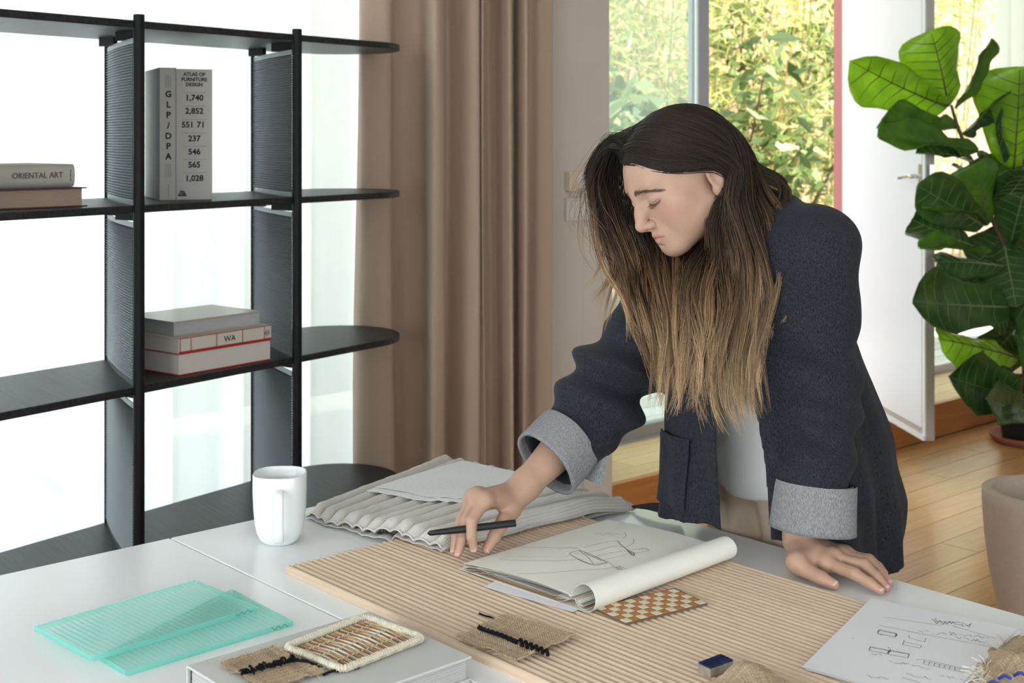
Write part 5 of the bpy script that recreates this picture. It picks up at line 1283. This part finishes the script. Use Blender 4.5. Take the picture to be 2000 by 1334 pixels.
def surf_seam(sf, c, ax_, r, n=40):
    u_ = nrm(np.cross(ax_, [0, 1, .2])); w_ = np.cross(ax_, u_); pts = []
    for a in np.linspace(0, 2*math.pi, n):
        d_ = u_*math.cos(a)+w_*math.sin(a); lo_, hi_ = .02, .16
        for _ in range(18):
            m_ = (lo_+hi_)/2; q_ = (c+d_*m_)[None]; v = min(sf(q_, c, .3)[0], torso_out(q_, c, .3)[0])
            if v < 0: lo_ = m_
            else: hi_ = m_
        pts.append(c+d_*(lo_+.0008))
    return pts
sm = surf_seam(sfL, lerp(SHL, ELL_, .06)+LF*.0, nrm(nrm(ELL_-SHL)*.75+LF*.66), .07)
MB().tube(sm, .0016, 5, False).build('shoulder_seam', M_den, jk, True)

Gc = quad_grid([T(1226, 990, .7445), T(1330, 1013, .747), P(1352, 982, 2.335), P(1268, 984, 2.395)], 14, 10)
for i in range(14):
    for j in range(10): Gc[i, j, 2] = max(Gc[i, j, 2], .7445)+.004*math.sin(i/13*math.pi)*(1-j/9)
grid_obj('hem_corner', Gc, M_den, jk, thick=.003)
# ------------------------------------------------------------------ hair
hr_ = np.random.default_rng(11)
def hairmat():
    m, nt, b = nodes('ombre_hair'); L = nt.links.new; a = nt.nodes.new('ShaderNodeAttribute'); a.attribute_name = 'tint'; L(a.outputs['Color'], b.inputs['Base Color'])
    b.inputs['Roughness'].default_value = .42; b.inputs['Specular IOR Level'].default_value = .35; return m
M_hair = hairmat()
CC, CR = np.array([0, -.016, .030]), np.array([.0735, .090, .077])
def push(p, th=.006):
    """keep world points outside the skull"""
    q = (p-HO)@HAX.T-CC; k = np.sqrt(((q/(CR+th))**2).sum(-1)); s = np.where(k < 1, 1/np.maximum(k, 1e-6), 1)[..., None]
    return HO+(q*s+CC)@HAX
def gpt(t): return hp(*t[1:]) if t[0] == 'h' else P(*t)
def resample(pts, n):
    c = catmull(pts, 80); s = np.r_[0, np.cumsum(np.linalg.norm(np.diff(c, axis=0), axis=1))]; u = np.linspace(0, s[-1], n)
    return np.stack([np.interp(u, s, c[:, k]) for k in range(3)], 1)
DK, MD, GD_, TP = np.array([.020, .0125, .0085]), np.array([.048, .027, .015]), np.array([.25, .145, .075]), np.array([.50, .34, .195])
def ombre(s, v):                 # s: fraction from root, v: per-strand variation
    k = np.array([0, .42, .60, .82, 1.0]); C_ = np.array([DK, DK*1.3, MD*1.5, GD_, TP])
    s = np.clip(s+(v-.5)*.22, 0, 1); return np.stack([np.interp(s, k, C_[:, c]) for c in range(3)], -1)*(.75+.6*v)[..., None]
NM = 30
def hair_set(guides, n, ncl, spread, thick, wav=.0065, lmin=.80, seed=0, rad=.00055, pushth=.006, om=1.0):
    r = np.random.default_rng(seed); Gd = np.array([resample([gpt(t) for t in g], NM) for g in guides]); ng = len(Gd)
    cu = np.sort(r.uniform(0, ng-1.0001, ncl)); ss = np.linspace(0, 1, NM)
    def gi(u):
        i = np.floor(u).astype(int); f = (u-i)[:, None, None]; f = f*f*(3-2*f); return Gd[i]*(1-f)+Gd[i+1]*f
    ci = r.integers(0, ncl, n); u = np.clip(cu[ci]+r.normal(0, .09, n), 0, ng-1.0001)
    base_ = gi(u); cbase = gi(cu)[ci]
    cl = np.clip((ss-.25)/.75, 0, 1)[None, :, None]*.62          # clumping grows to the tips
    path = base_*(1-cl)+cbase*cl
    coff = r.normal(0, 1, (ncl, 3))*spread; cph = r.uniform(0, 6.28, (ncl, 2)); grow = np.clip((ss-.12)/.5, 0, 1)[None, :, None]
    path = path+coff[ci][:, None, :]*grow
    off_ = r.normal(0, 1, (n, 3)); off_ /= np.linalg.norm(off_, axis=1, keepdims=True); rr = thick*np.sqrt(r.uniform(0, 1, n))[:, None]
    prof_ = (.35+.65*np.sin(np.clip(ss*1.15, 0, 1)*math.pi*.85+.25))[None, :, None]
    path = path+(off_*rr)[:, None, :]*prof_
    wv = (wav*r.uniform(.4, 2.0, ncl)[ci])[:, None]*np.clip((ss-.3)/.5, 0, 1)[None, :]*np.sin(ss[None, :]*13+cph[ci][:, :1]+r.normal(0, .25, (n, 1)))
    path[:, :, 0] += wv; path[:, :, 1] += wv*.6*np.sin(cph[ci][:, 1:2])
    path = push(path, pushth+.004*r.uniform(0, 1, n)[:, None, None][:, :, 0][..., None])
    ln = r.uniform(lmin, 1.0, n); idx = ln[:, None]*ss[None, :]*(NM-1); i0 = np.minimum(idx.astype(int), NM-2); f = (idx-i0)[..., None]
    path = np.take_along_axis(path, i0[..., None], 1)*(1-f)+np.take_along_axis(path, i0[..., None]+1, 1)*f
    v = np.clip(.5+r.normal(0, .27, ncl)[ci]+r.normal(0, .16, n), 0, 1)
    cols = ombre(np.broadcast_to(ss*om, (n, NM)), v[:, None]*np.ones((1, NM)))
    R = rad*np.interp(ss, [0, .1, .8, 1], [.8, 1, .9, .25])[None, :, None]*r.uniform(.7, 1.25, (n, 1, 1))
    return strand_mesh(path, R, cols)
h = 'h'
NEAR = [[(h, -.008, .076, .067), (h, .022, .074, .066), (h, .052, .050, .038), (h, .074, .012, .016), (h, .084, -.022, .000), (h, .082, -.036, -.034), (1394, 425, 2.13), (1398, 500, 2.11), (1380, 620, 2.10), (1352, 740, 2.09), (1335, 800, 2.085)],
        [(h, -.008, .060, .090), (h, .030, .052, .088), (h, .062, .024, .064), (h, .084, -.012, .030), (h, .088, -.034, -.002), (h, .084, -.046, -.04), (1410, 430, 2.125), (1420, 520, 2.10), (1408, 650, 2.09), (1392, 760, 2.08), (1405, 832, 2.075)],
        [(h, -.008, .030, .108), (h, .038, .018, .102), (h, .072, -.006, .072), (h, .090, -.032, .030), (h, .088, -.048, -.01), (1418, 400, 2.12), (1432, 450, 2.115), (1446, 540, 2.10), (1440, 680, 2.085), (1430, 780, 2.075), (1455, 838, 2.07)],
        [(h, -.008, -.010, .116), (h, .045, -.022, .102), (h, .078, -.046, .064), (h, .086, -.062, .015), (1436, 400, 2.13), (1458, 480, 2.115), (1468, 580, 2.09), (1458, 700, 2.08), (1478, 822, 2.07)],
        [(h, -.008, -.050, .108), (h, .040, -.070, .084), (h, .068, -.086, .038), (h, .070, -.086, -.01), (1462, 405, 2.14), (1482, 480, 2.115), (1492, 570, 2.09), (1482, 660, 2.08), (1474, 760, 2.07)],
        [(h, .0, -.085, .082), (h, .032, -.106, .044), (h, .042, -.106, -.008), (1478, 385, 2.16), (1506, 430, 2.14), (1516, 500, 2.11), (1506, 580, 2.09), (1494, 650, 2.08)]]
FARS = [[(h, -.010, .076, .068), (1196, 286, 2.235), (1160, 306, 2.25), (1149, 352, 2.26), (1158, 420, 2.265), (1178, 490, 2.26), (1200, 560, 2.25), (1222, 640, 2.245)],
        [(h, -.010, .060, .092), (1202, 266, 2.235), (1168, 298, 2.25), (1166, 362, 2.27), (1186, 450, 2.275), (1215, 540, 2.265), (1240, 620, 2.25), (1262, 690, 2.24)],
        [(h, -.010, .030, .110), (1216, 262, 2.26), (1188, 312, 2.285), (1194, 400, 2.295), (1226, 490, 2.29), (1255, 590, 2.27), (1275, 690, 2.25), (1288, 765, 2.235)],
        [(h, -.010, -.010, .116), (h, -.050, .010, .098), (h, -.078, .028, .052), (h, -.086, .032, .0), (1240, 440, 2.295), (1268, 520, 2.275), (1290, 620, 2.17), (1300, 720, 2.15), (1305, 800, 2.14)],
        [(h, -.010, -.050, .108), (h, -.055, -.036, .088), (h, -.084, -.006, .042), (h, -.086, .004, -.01), (1292, 450, 2.295), (1312, 540, 2.19), (1325, 640, 2.12), (1322, 740, 2.11), (1308, 812, 2.11)],
        [(h, 0, -.085, .082), (h, -.05, -.088, .052), (h, -.078, -.050, .0), (h, -.072, -.03, -.05), (1350, 490, 2.20), (1350, 560, 2.11), (1346, 660, 2.06), (1350, 740, 2.06), (1345, 790, 2.06)]]
MIDS = [[(h, -.04, -.085, -.02), (1385, 470, 2.19), (1352, 545, 2.10), (1345, 660, 2.055), (1335, 770, 2.055)], [(h, .02, -.095, -.03), (1415, 450, 2.15), (1392, 540, 2.08), (1382, 660, 2.05), (1380, 770, 2.05)]]
TUFT = [[(h, .0, -.095, .070), (1448, 280, 2.19), (1478, 318, 2.19), (1520, 340, 2.18), (1543, 362, 2.17), (1538, 395, 2.16)], [(h, .01, -.10, .05), (1450, 310, 2.19), (1485, 345, 2.18), (1525, 360, 2.17), (1536, 392, 2.15), (1515, 425, 2.14)], [(h, .02, -.104, .03), (1460, 345, 2.18), (1500, 370, 2.17), (1530, 385, 2.16), (1525, 430, 2.14), (1500, 480, 2.12)]]
WISP = [[(h, -.02, .06, .088), (1180, 290, 2.24), (1148, 330, 2.26), (1158, 400, 2.265), (1180, 470, 2.26), (1176, 520, 2.25), (1142, 568, 2.24)], [(h, -.03, .05, .09), (1185, 285, 2.24), (1155, 335, 2.26), (1170, 430, 2.27), (1205, 520, 2.26), (1190, 590, 2.25), (1186, 650, 2.24)]]
HLN = [[(h, x, y, z), (h, x+.012, y-.022, z+.004), (h, .083, -.012+.2*y, .020+.3*z), (h, .087, -.034, .0), (h, .085, -.048, -.03)] for x, y, z in ((.004, .080, .064), (.022, .077, .058), (.040, .068, .044), (.054, .052, .030), (.064, .036, .020), (.072, .014, .010))]
FLY = [[(h, -.008, .05, .10), (1195, 270, 2.24), (1150, 340, 2.24), (1118, 400, 2.23), (1150, 450, 2.23)], [(h, -.02, .04, .105), (1185, 280, 2.24), (1140, 350, 2.24), (1135, 430, 2.23), (1190, 500, 2.23)], [(h, -.01, .05, .10), (1190, 275, 2.24), (1160, 400, 2.24), (1190, 560, 2.22), (1240, 680, 2.19)]]
parts = [hair_set(HLN, 520, 130, .0012, .0022, wav=0, seed=8, lmin=.6, rad=.00042, pushth=.0065, om=.3), hair_set(NEAR, 2700, 80, .0095, .009, seed=1, pushth=.009), hair_set(FARS, 1500, 52, .0105, .008, seed=2, lmin=.8, pushth=.009), hair_set(MIDS, 620, 24, .012, .014, seed=3), hair_set(TUFT, 260, 9, .004, .006, wav=.002, seed=4, lmin=.9, om=.55), hair_set(WISP, 90, 5, .003, .005, seed=5, wav=.006, lmin=.9), hair_set(FLY, 46, 30, .014, .02, seed=6, rad=.0003)]
V = []; Q = []; Cc = []; n0 = 0
for v_, q_, c_ in parts: V.append(v_); Q.append(q_+n0); Cc.append(c_); n0 += len(v_)
V = np.concatenate(V); Q = np.concatenate(Q); Cc = np.concatenate(Cc)
me = fast_mesh('hair', V, Q)
at_ = me.color_attributes.new('tint', 'FLOAT_COLOR', 'POINT'); at_.data.foreach_set('color', np.c_[Cc, np.ones(len(Cc))].astype(np.float32).ravel())
ho_ = link('hair', me, M_hair, person, kind='stuff'); ho_['label'] = 'long loose hair, dark at the roots and golden at the tips'
# close cap of hair under the strands
def cap_f(p, bc, br):
    q = (p-HO)@HAX.T; d = hE(tuple(CC), tuple(CR+.006)).ev(p, bc, br); return np.maximum(d, -(q[:, 2]-.72*q[:, 1]-.020+.10*np.maximum(0, np.abs(q[:, 0])-.05)+.016*np.exp(-((q[:, 1]-.045)/.028)**2)*(q[:, 0] > .02)+.0016*np.sin(q[:, 1]*260)+.001*np.sin(q[:, 0]*410)))
Vc, Qc = sdf_mesh(Fun(cap_f, hp(*CC), .11), HO-.14, HO+.14, .003)
mc_ = fast_mesh('hair_cap', Vc, Qc); link('hair_cap', mc_, mat('dark_hair_root', tuple(DK*1.2), .5, .3), person)
# brows and lashes
def face_y(x, z):
    x = np.asarray(x, float); z = np.asarray(z, float); lo_ = np.full(x.shape, .03); hi_ = np.full(x.shape, .13)
    for _ in range(16):
        m_ = (lo_+hi_)/2; v = face.ev(HO+np.outer(x, HLf)+np.outer(m_, HF)+np.outer(z, HU), HO, .2); lo_ = np.where(v < 0, m_, lo_); hi_ = np.where(v < 0, hi_, m_)
    return lo_
def hpa(x, y, z): return HO+np.outer(x, HLf)+np.outer(y, HF)+np.outer(z, HU)
for s in (1, -1):
    n = 230; t = hr_.uniform(0, 1, n); x = lerp(.010, .047, t); z = .0158+.0055*np.sin(math.pi*t*.8)-.0135*t+hr_.normal(0, .0024, n)*(1-.65*t)
    x1 = x+.0065*(.4+t); z1 = z+.0028*(1-t*1.9)+hr_.normal(0, .0006, n); xm_, zm_ = (x+x1)/2, (z+z1)/2
    pts = np.stack([hpa(s*x, face_y(s*x, z)+.0003, z), hpa(s*xm_, face_y(s*xm_, zm_)+.0011, zm_), hpa(s*x1, face_y(s*x1, z1)+.0005, z1)], 1)
    V, Q, _c = strand_mesh(pts, .00020, np.zeros((n, 3, 3))); link('eyebrow', fast_mesh('eyebrow', V, Q), mat('brow_hair', (.12, .075, .055), .6), person, kind='stuff')
    t = np.linspace(0, 1, 30); x = lerp(.0185, .0455, t); z = -.0068-.0034*np.sin(math.pi*t); y = face_y(s*x, z)+.0002; l = .0100*(.6+.4*np.sin(math.pi*t*.9)); sx = (t-.38)*.007
    pts = np.stack([hpa(s*x, y, z), hpa(s*(x+sx*.5), y+l*.55, z-l*.45), hpa(s*(x+sx), y+l*.95, z-l*.62)], 1)
    V, Q, _c = strand_mesh(pts, np.array([.00024, .00018, .00008])[None, :, None], np.zeros((30, 3, 3))); link('eyelashes', fast_mesh('eyelashes', V, Q), mat('lash_hair', (.012, .009, .008), .6), person, kind='stuff')
# ------------------------------------------------------------------ planter in front
M_pot = mat('sand_fibrestone', (.50, .40, .335), .75, .25, var=.04, vscale=60, bump=.08, bscale=300); M_earth = mat('potting_soil', (.05, .035, .025), .95, var=.4, vscale=40, bump=.6, bscale=60)
pc = np.array([(2046-1000)/FPX*3.8, 3.8]); po = empty('planter', (*pc, 0), 'large sand-coloured round planter standing on the oak floor', 'planter')
RZ_ = P(0, 957, 3.8)[2]; r0 = .178
prf = [(0, 0), (.105, 0), (.115, .012), (.137, .08), (.158, .18), (.171, .28), (r0, .38), (r0, RZ_-.004), (r0-.004, RZ_), (r0-.026, RZ_), (r0-.030, RZ_-.004), (r0-.034, RZ_-.10)]
MB().lathe(pc, prf, 64).build('pot', M_pot, po, True); MB().lathe(pc, [(r0-.034, RZ_-.10), (.08, RZ_-.092), (0.0005, RZ_-.09)], 40).build('soil', M_earth, po, True)
# ------------------------------------------------------------------ fiddle-leaf fig
YF = 5.75
fg = T(2008, 862, 0)[:2]; fig = empty('fiddle_leaf_fig', (*fg, 0), 'tall fiddle-leaf fig with big glossy leaves by the open door', 'plant')
M_bpot = mat('black_nursery_pot', (.03, .03, .032), .5); M_terra = mat('terracotta', (.33, .10, .06), .7); M_stem = mat('fig_bark', (.10, .065, .04), .8)
MB().lathe(fg, [(0, .012), (.115, .012), (.145, .26), (.152, .26), (.152, .29), (.14, .29), (.135, .25), (0.001, .25)], 36).build('pot', M_bpot, fig, True)
MB().lathe(fg, [(0, 0), (.155, 0), (.178, .035), (.170, .035), (.15, .012), (0.001, .012)], 36).build('saucer', M_terra, fig, True)
def leafmat(name, c1, c2, tl):
    m, nt, b = nodes(name); L = nt.links.new
    tc = nt.nodes.new('ShaderNodeTexCoord'); n = nt.nodes.new('ShaderNodeTexNoise'); n.inputs['Scale'].default_value = 14; L(tc.outputs['Object'], n.inputs['Vector'])
    r = nt.nodes.new('ShaderNodeValToRGB'); r.color_ramp.elements[0].color = (*c1, 1); r.color_ramp.elements[1].color = (*c2, 1); r.color_ramp.elements[0].position = .35; r.color_ramp.elements[1].position = .7
    L(n.outputs[0], r.inputs[0]); L(r.outputs[0], b.inputs['Base Color']); b.inputs['Roughness'].default_value = .22; b.inputs['Specular IOR Level'].default_value = .5
    t_ = nt.nodes.new('ShaderNodeBsdfTranslucent'); hs = nt.nodes.new('ShaderNodeHueSaturation'); hs.inputs['Value'].default_value = 2.2; hs.inputs['Hue'].default_value = .475; L(r.outputs[0], hs.inputs['Color']); L(hs.outputs[0], t_.inputs[0])
    mx = nt.nodes.new('ShaderNodeMixShader'); mx.inputs[0].default_value = tl; L(b.outputs[0], mx.inputs[1]); L(t_.outputs[0], mx.inputs[2]); L(mx.outputs[0], nt.nodes['Material Output'].inputs[0]); return m
M_lf = [leafmat('fig_leaf_deep', (.042, .105, .028), (.07, .155, .04), .36), leafmat('fig_leaf_mid', (.08, .19, .026), (.125, .26, .04), .48), leafmat('fig_leaf_bright', (.20, .36, .035), (.28, .46, .06), .55)]  # last green is the brightest and most translucent
M_vein = [mat('vein_dark', (.20, .29, .11), .5), mat('vein_mid', (.12, .17, .06), .5), mat('vein_brown', (.10, .10, .03), .5)]
def leaf(base_, tip, wid, roll, droop, mi, seed, parent=fig, nm='leaf', fold=.38):
    base_ = np.asarray(base_); tip = np.asarray(tip); ln = np.linalg.norm(tip-base_); ax_ = nrm(tip-base_)
    ref = nrm(np.array([0, -1.0, .25])); nrm0 = nrm(ref-ax_*(ref@ax_)); sd_ = np.cross(ax_, nrm0)
    cr, sr = math.cos(roll), math.sin(roll); nn = nrm0*cr+sd_*sr; ss = np.cross(ax_, nn)
    ts = np.array([0, .04, .1, .18, .27, .36, .45, .54, .63, .72, .8, .87, .93, .97, 1.0]); ws = np.array([.06, .26, .44, .56, .63, .68, .74, .82, .91, .98, 1.0, .94, .77, .5, .05])
    nu = 13; G = np.zeros((len(ts), nu, 3)); r = np.random.default_rng(seed); ph = r.uniform(0, 6); fold = r.uniform(.25, .65)*(1 if seed % 3 else -1)
    def pt(t, v):
        w = np.interp(t, ts, ws)*wid/2; q = base_+ax_*ln*t-nn*droop*ln*(t*t)*(1)+nn*droop*ln*t
        return q+ss*w*v+nn*(fold*w*abs(v)**1.5+.036*ln*math.sin(t*9+ph+3*np.sign(v))*abs(v)**2+.018*ln*math.sin(t*21+ph)*abs(v)**3)
    for i, t in enumerate(ts):
        for j, v in enumerate(np.linspace(-1, 1, nu)): G[i, j] = pt(t, v)
    o = MB().grid(G).build(nm, M_lf[mi], parent, True); solid(o, .0008); 
    m_ = MB().tube([pt(t, 0)+nn*.0012 for t in np.linspace(0, .97, 12)], np.linspace(.0042, .0010, 12), 5)
    m2 = MB().tube([pt(t, 0)-nn*.0012 for t in np.linspace(0, .97, 12)], np.linspace(.0042, .0010, 12), 5); m_.add(m2.v, m2.f)
    for t in (.12, .24, .36, .48, .60, .72, .83):
        for s in (-1, 1):
            for sg in (1, -1): m_.tube([pt(min(1, t+.13*a), s*a)+nn*.0009*sg for a in np.linspace(0, .86, 6)], np.linspace(.0018, .0005, 6), 4)
    m_.build('veins', M_vein[mi], o, True, kind='stuff'); return o
# stems
def stem(pts, r0_, r1_): MB().tube(catmull(np.array(pts), 26), np.linspace(r0_, r1_, 26), 8).build('stem', M_stem, fig, True)
s0 = v3(fg, .25)
stem([s0, P(2003, 740, 5.72), P(1996, 640, 5.65), P(1968, 500, 5.6), P(1925, 400, 5.55), P(1890, 300, 5.5), P(1868, 240, 5.5), P(1858, 205, 5.5)], .014, .006)
stem([s0+[.01, .02, 0], P(2012, 700, 5.8), P(2030, 520, 5.75), P(2010, 380, 5.7), P(1990, 260, 5.7)], .013, .006)
LV = [  # base px, tip px, Y base, Y tip, width px, roll, droop, material
 ((1852, 208), (1818, 60), 5.48, 5.40, 128, .15, .10, 2), ((1850, 208), (1660, 118), 5.48, 5.30, 100, -.75, .22, 2), ((1866, 212), (1936, 74), 5.5, 5.45, 56, .95, .12, 1),
 ((1868, 250), (1722, 232), 5.5, 5.25, 70, -1.0, .16, 1), ((1910, 296), (1716, 268), 5.5, 5.20, 74, .55, .12, 1), ((1880, 262), (1962, 170), 5.55, 5.75, 60, 1.1, .1, 0),
 ((1980, 330), (1992, 130), 5.7, 5.6, 150, -.1, .10, 2), ((1960, 320), (1924, 210), 5.65, 5.75, 60, 1.2, .1, 0), ((1905, 320), (1788, 300), 5.5, 5.35, 46, .7, .25, 0),
 ((1928, 440), (1908, 318), 5.48, 5.38, 104, .2, .06, 1), ((1920, 440), (1792, 362), 5.45, 5.22, 88, -.35, .12, 0), ((1935, 432), (1800, 408), 5.45, 5.2, 40, .9, .15, 1),
 ((1900, 480), (1780, 428), 5.5, 5.3, 66, -.5, .15, 0), ((1940, 500), (1796, 482), 5.45, 5.15, 46, .95, .10, 1), ((1975, 470), (2010, 330), 5.6, 5.5, 120, -.2, .1, 0),
 ((1960, 520), (1830, 512), 5.5, 5.35, 60, .5, .12, 0), ((1968, 600), (1782, 588), 5.45, 5.1, 118, .05, -.12, 0), ((1990, 520), (2060, 420), 5.6, 5.5, 110, .3, .1, 0),
 ((1990, 700), (1832, 662), 5.5, 5.2, 78, .42, .08, 2), ((1998, 780), (1852, 735), 5.45, 5.15, 112, -.05, -.16, 0), ((2010, 805), (1922, 778), 5.5, 5.15, 80, .05, -.15, 0),
 ((1980, 560), (2070, 640), 5.6, 5.3, 120, .1, .1, 0), ((1995, 640), (2080, 760), 5.6, 5.3, 120, -.2, -.1, 1), ((1970, 560), (1900, 610), 5.55, 5.7, 60, .6, .1, 0), ((2000, 690), (1905, 735), 5.6, 5.75, 60, .3, .1, 0), ((1960, 470), (1985, 600), 5.6, 5.45, 100, .4, .05, 0), ((1950, 400), (2010, 330), 5.6, 5.4, 110, .6, .1, 0), ((1985, 560), (1940, 640), 5.6, 5.5, 80, -.4, .05, 0), ((1935, 350), (1880, 330), 5.6, 5.75, 70, .5, .1, 0), ((1970, 400), (1930, 300), 5.65, 5.8, 90, .4, .1, 1), ((1990, 440), (1900, 520), 5.6, 5.65, 90, .2, .1, 0), ((1985, 500), (1880, 560), 5.65, 5.8, 80, -.3, .1, 0), ((2000, 620), (1935, 700), 5.7, 5.8, 80, .2, .1, 0), ((1995, 240), (2060, 150), 5.7, 5.6, 110, .4, .1, 2)]
for k, (b_, t_, yb, yt, w_, ro, dr_, mi) in enumerate(LV): leaf(P(*b_, yb), P(*t_, yt), 1.12*w_/FPX*(yb+yt)/2, ro, dr_, mi, k)
# ------------------------------------------------------------------ garden
def leafcloud(name, n, centre_f, size, cols, parent, seed, droop=.5, ratio=.14, tl=.5):
    r = np.random.default_rng(seed); c = np.array([centre_f(r) for _ in range(n)]); d = r.normal(0, 1, (n, 3)); d[:, 2] = d[:, 2]*.6-droop; d /= np.linalg.norm(d, axis=1, keepdims=True)
    s = np.cross(d, r.normal(0, 1, (n, 3))); s /= np.linalg.norm(s, axis=1, keepdims=True); u = np.cross(s, d); l = size*r.uniform(.55, 1.25, n)[:, None]; w = l*ratio
    V = np.stack([c, c+d*l*.35+s*w*.5+u*w*.15, c+d*l-u*l*.12, c+d*l*.35-s*w*.5+u*w*.15], 1).reshape(-1, 3); Q = np.arange(n*4).reshape(-1, 4)
    me = fast_mesh(name, V, Q); ci = r.integers(0, len(cols), n); cc = np.array(cols)[ci]*r.uniform(.7, 1.3, (n, 1)); at_ = me.color_attributes.new('tint', 'FLOAT_COLOR', 'POINT')
    at_.data.foreach_set('color', np.repeat(np.c_[cc, np.ones(n)], 4, axis=0).astype(np.float32).ravel())
    return link(name, me, M_foliage, parent, kind='stuff')
def foliage():
    m = bpy.data.materials.new('bamboo_foliage'); m.use_nodes = True; nt = m.node_tree; nt.nodes.clear(); L = nt.links.new
    o = nt.nodes.new('ShaderNodeOutputMaterial'); a = nt.nodes.new('ShaderNodeAttribute'); a.attribute_name = 'tint'; d = nt.nodes.new('ShaderNodeBsdfDiffuse'); t = nt.nodes.new('ShaderNodeBsdfTranslucent'); g = nt.nodes.new('ShaderNodeBsdfGlossy'); g.inputs['Roughness'].default_value = .35
    m1 = nt.nodes.new('ShaderNodeMixShader'); m1.inputs[0].default_value = .45; m2 = nt.nodes.new('ShaderNodeMixShader'); m2.inputs[0].default_value = .04
    L(a.outputs['Color'], d.inputs[0]); L(a.outputs['Color'], t.inputs[0]); L(d.outputs[0], m1.inputs[1]); L(t.outputs[0], m1.inputs[2]); L(m1.outputs[0], m2.inputs[1]); L(g.outputs[0], m2.inputs[2]); L(m2.outputs[0], o.inputs[0]); return m
M_foliage = foliage()
M_culm = [mat('bamboo_green', (.30, .34, .12), .5), mat('bamboo_straw', (.62, .40, .16), .5)]
BC = [(.40, .48, .14), (.52, .56, .18), (.30, .42, .18), (.74, .64, .32), (.58, .60, .28)]
gi_ = 0
names_ = ['left pane', 'mullion', 'open doorway', 'doorway middle', 'door leaf', 'right window', 'right window end']
for k in range(13):
    r = np.random.default_rng(100+k); t = tg0+.2+k*.56; d0 = 2.75+.9*(k % 2)+r.uniform(-.15, .15); c0 = wp(t, d0)
    root = empty('bamboo', (*c0, .02), 'bamboo clump with straw canes and thin leaves, number %s from the left' % ['first', 'second', 'third', 'fourth', 'fifth', 'sixth', 'seventh', 'eighth', 'ninth', 'tenth', 'eleventh', 'twelfth', 'thirteenth'][k], 'bamboo', 'bamboo in the garden')
    root['label'] = root['label'].replace(', number ', ', ').replace(' from the left', ' clump from the left')
    tops = []
    for q in range(7):
        b0 = v3(c0+r.normal(0, .22, 2), .02); tp_ = b0+np.array([*(r.normal(0, .35, 2)), r.uniform(2.3, 3.8)]); pts = catmull([b0, lerp(b0, tp_, .5)+np.array([*r.normal(0, .06, 2), 0]), tp_], 12); tops.append(pts)
        MB().tube(pts, np.linspace(.011, .004, 12), 6).build('cane', M_culm[q % 2], root, True)
        tw_ = MB()
        for b in range(9):
            p = pts[r.integers(3, 12)]; e = p+np.array([*r.normal(0, .28, 2), r.uniform(.02, .3)]); tw_.tube([p, lerp(p, e, .6)+[0, 0, .05], e], [.003, .002, .001], 3, False); tops.append(np.array([p, lerp(p, e, .5), e, e]))
        tw_.build('twig', M_culm[1], root, kind='stuff')
    def cf(r_, tops=tops):
        b = tops[r_.integers(len(tops))]; return b[r_.integers(1, len(b))]+r_.normal(0, .13, 3)
    leafcloud('foliage', 3400, cf, .16, BC, root, 200+k, .5, .10)
# broad-leaved shrubs
M_bark = mat('shrub_bark', (.16, .10, .07), .9)
for k, (t, d0, hh_, lab) in enumerate(((th-.30, 2.6, 2.4, 'broad-leaved dark shrub at the right side of the open doorway'), (th+1.2, 2.4, 2.0, 'broad-leaved shrub outside the window behind the fig'), (th+2.6, 3.0, 2.6, 'tall shrub outside the window at the far right'))):
    c0 = wp(t, d0); r = np.random.default_rng(300+k); root = empty('garden_shrub', (*c0, .02), lab, 'shrub', 'garden shrubs'); tops = []
    for q in range(6):
        b0 = v3(c0+r.normal(0, .05, 2), .02); e = b0+np.array([*r.normal(0, .45, 2), hh_*r.uniform(.6, 1)]); pts = catmull([b0, lerp(b0, e, .5)+np.array([*r.normal(0, .1, 2), 0]), e], 10); tops.append(pts); MB().tube(pts, np.linspace(.016, .004, 10), 6).build('branch', M_bark, root, True)
    def cf(r_, tops=tops): b = tops[r_.integers(len(tops))]; return b[r_.integers(4, len(b))]+r_.normal(0, .12, 3)
    leafcloud('foliage', 700, cf, .20, [(.10, .17, .06), (.16, .24, .09), (.30, .38, .18)], root, 320+k, .2, .36)
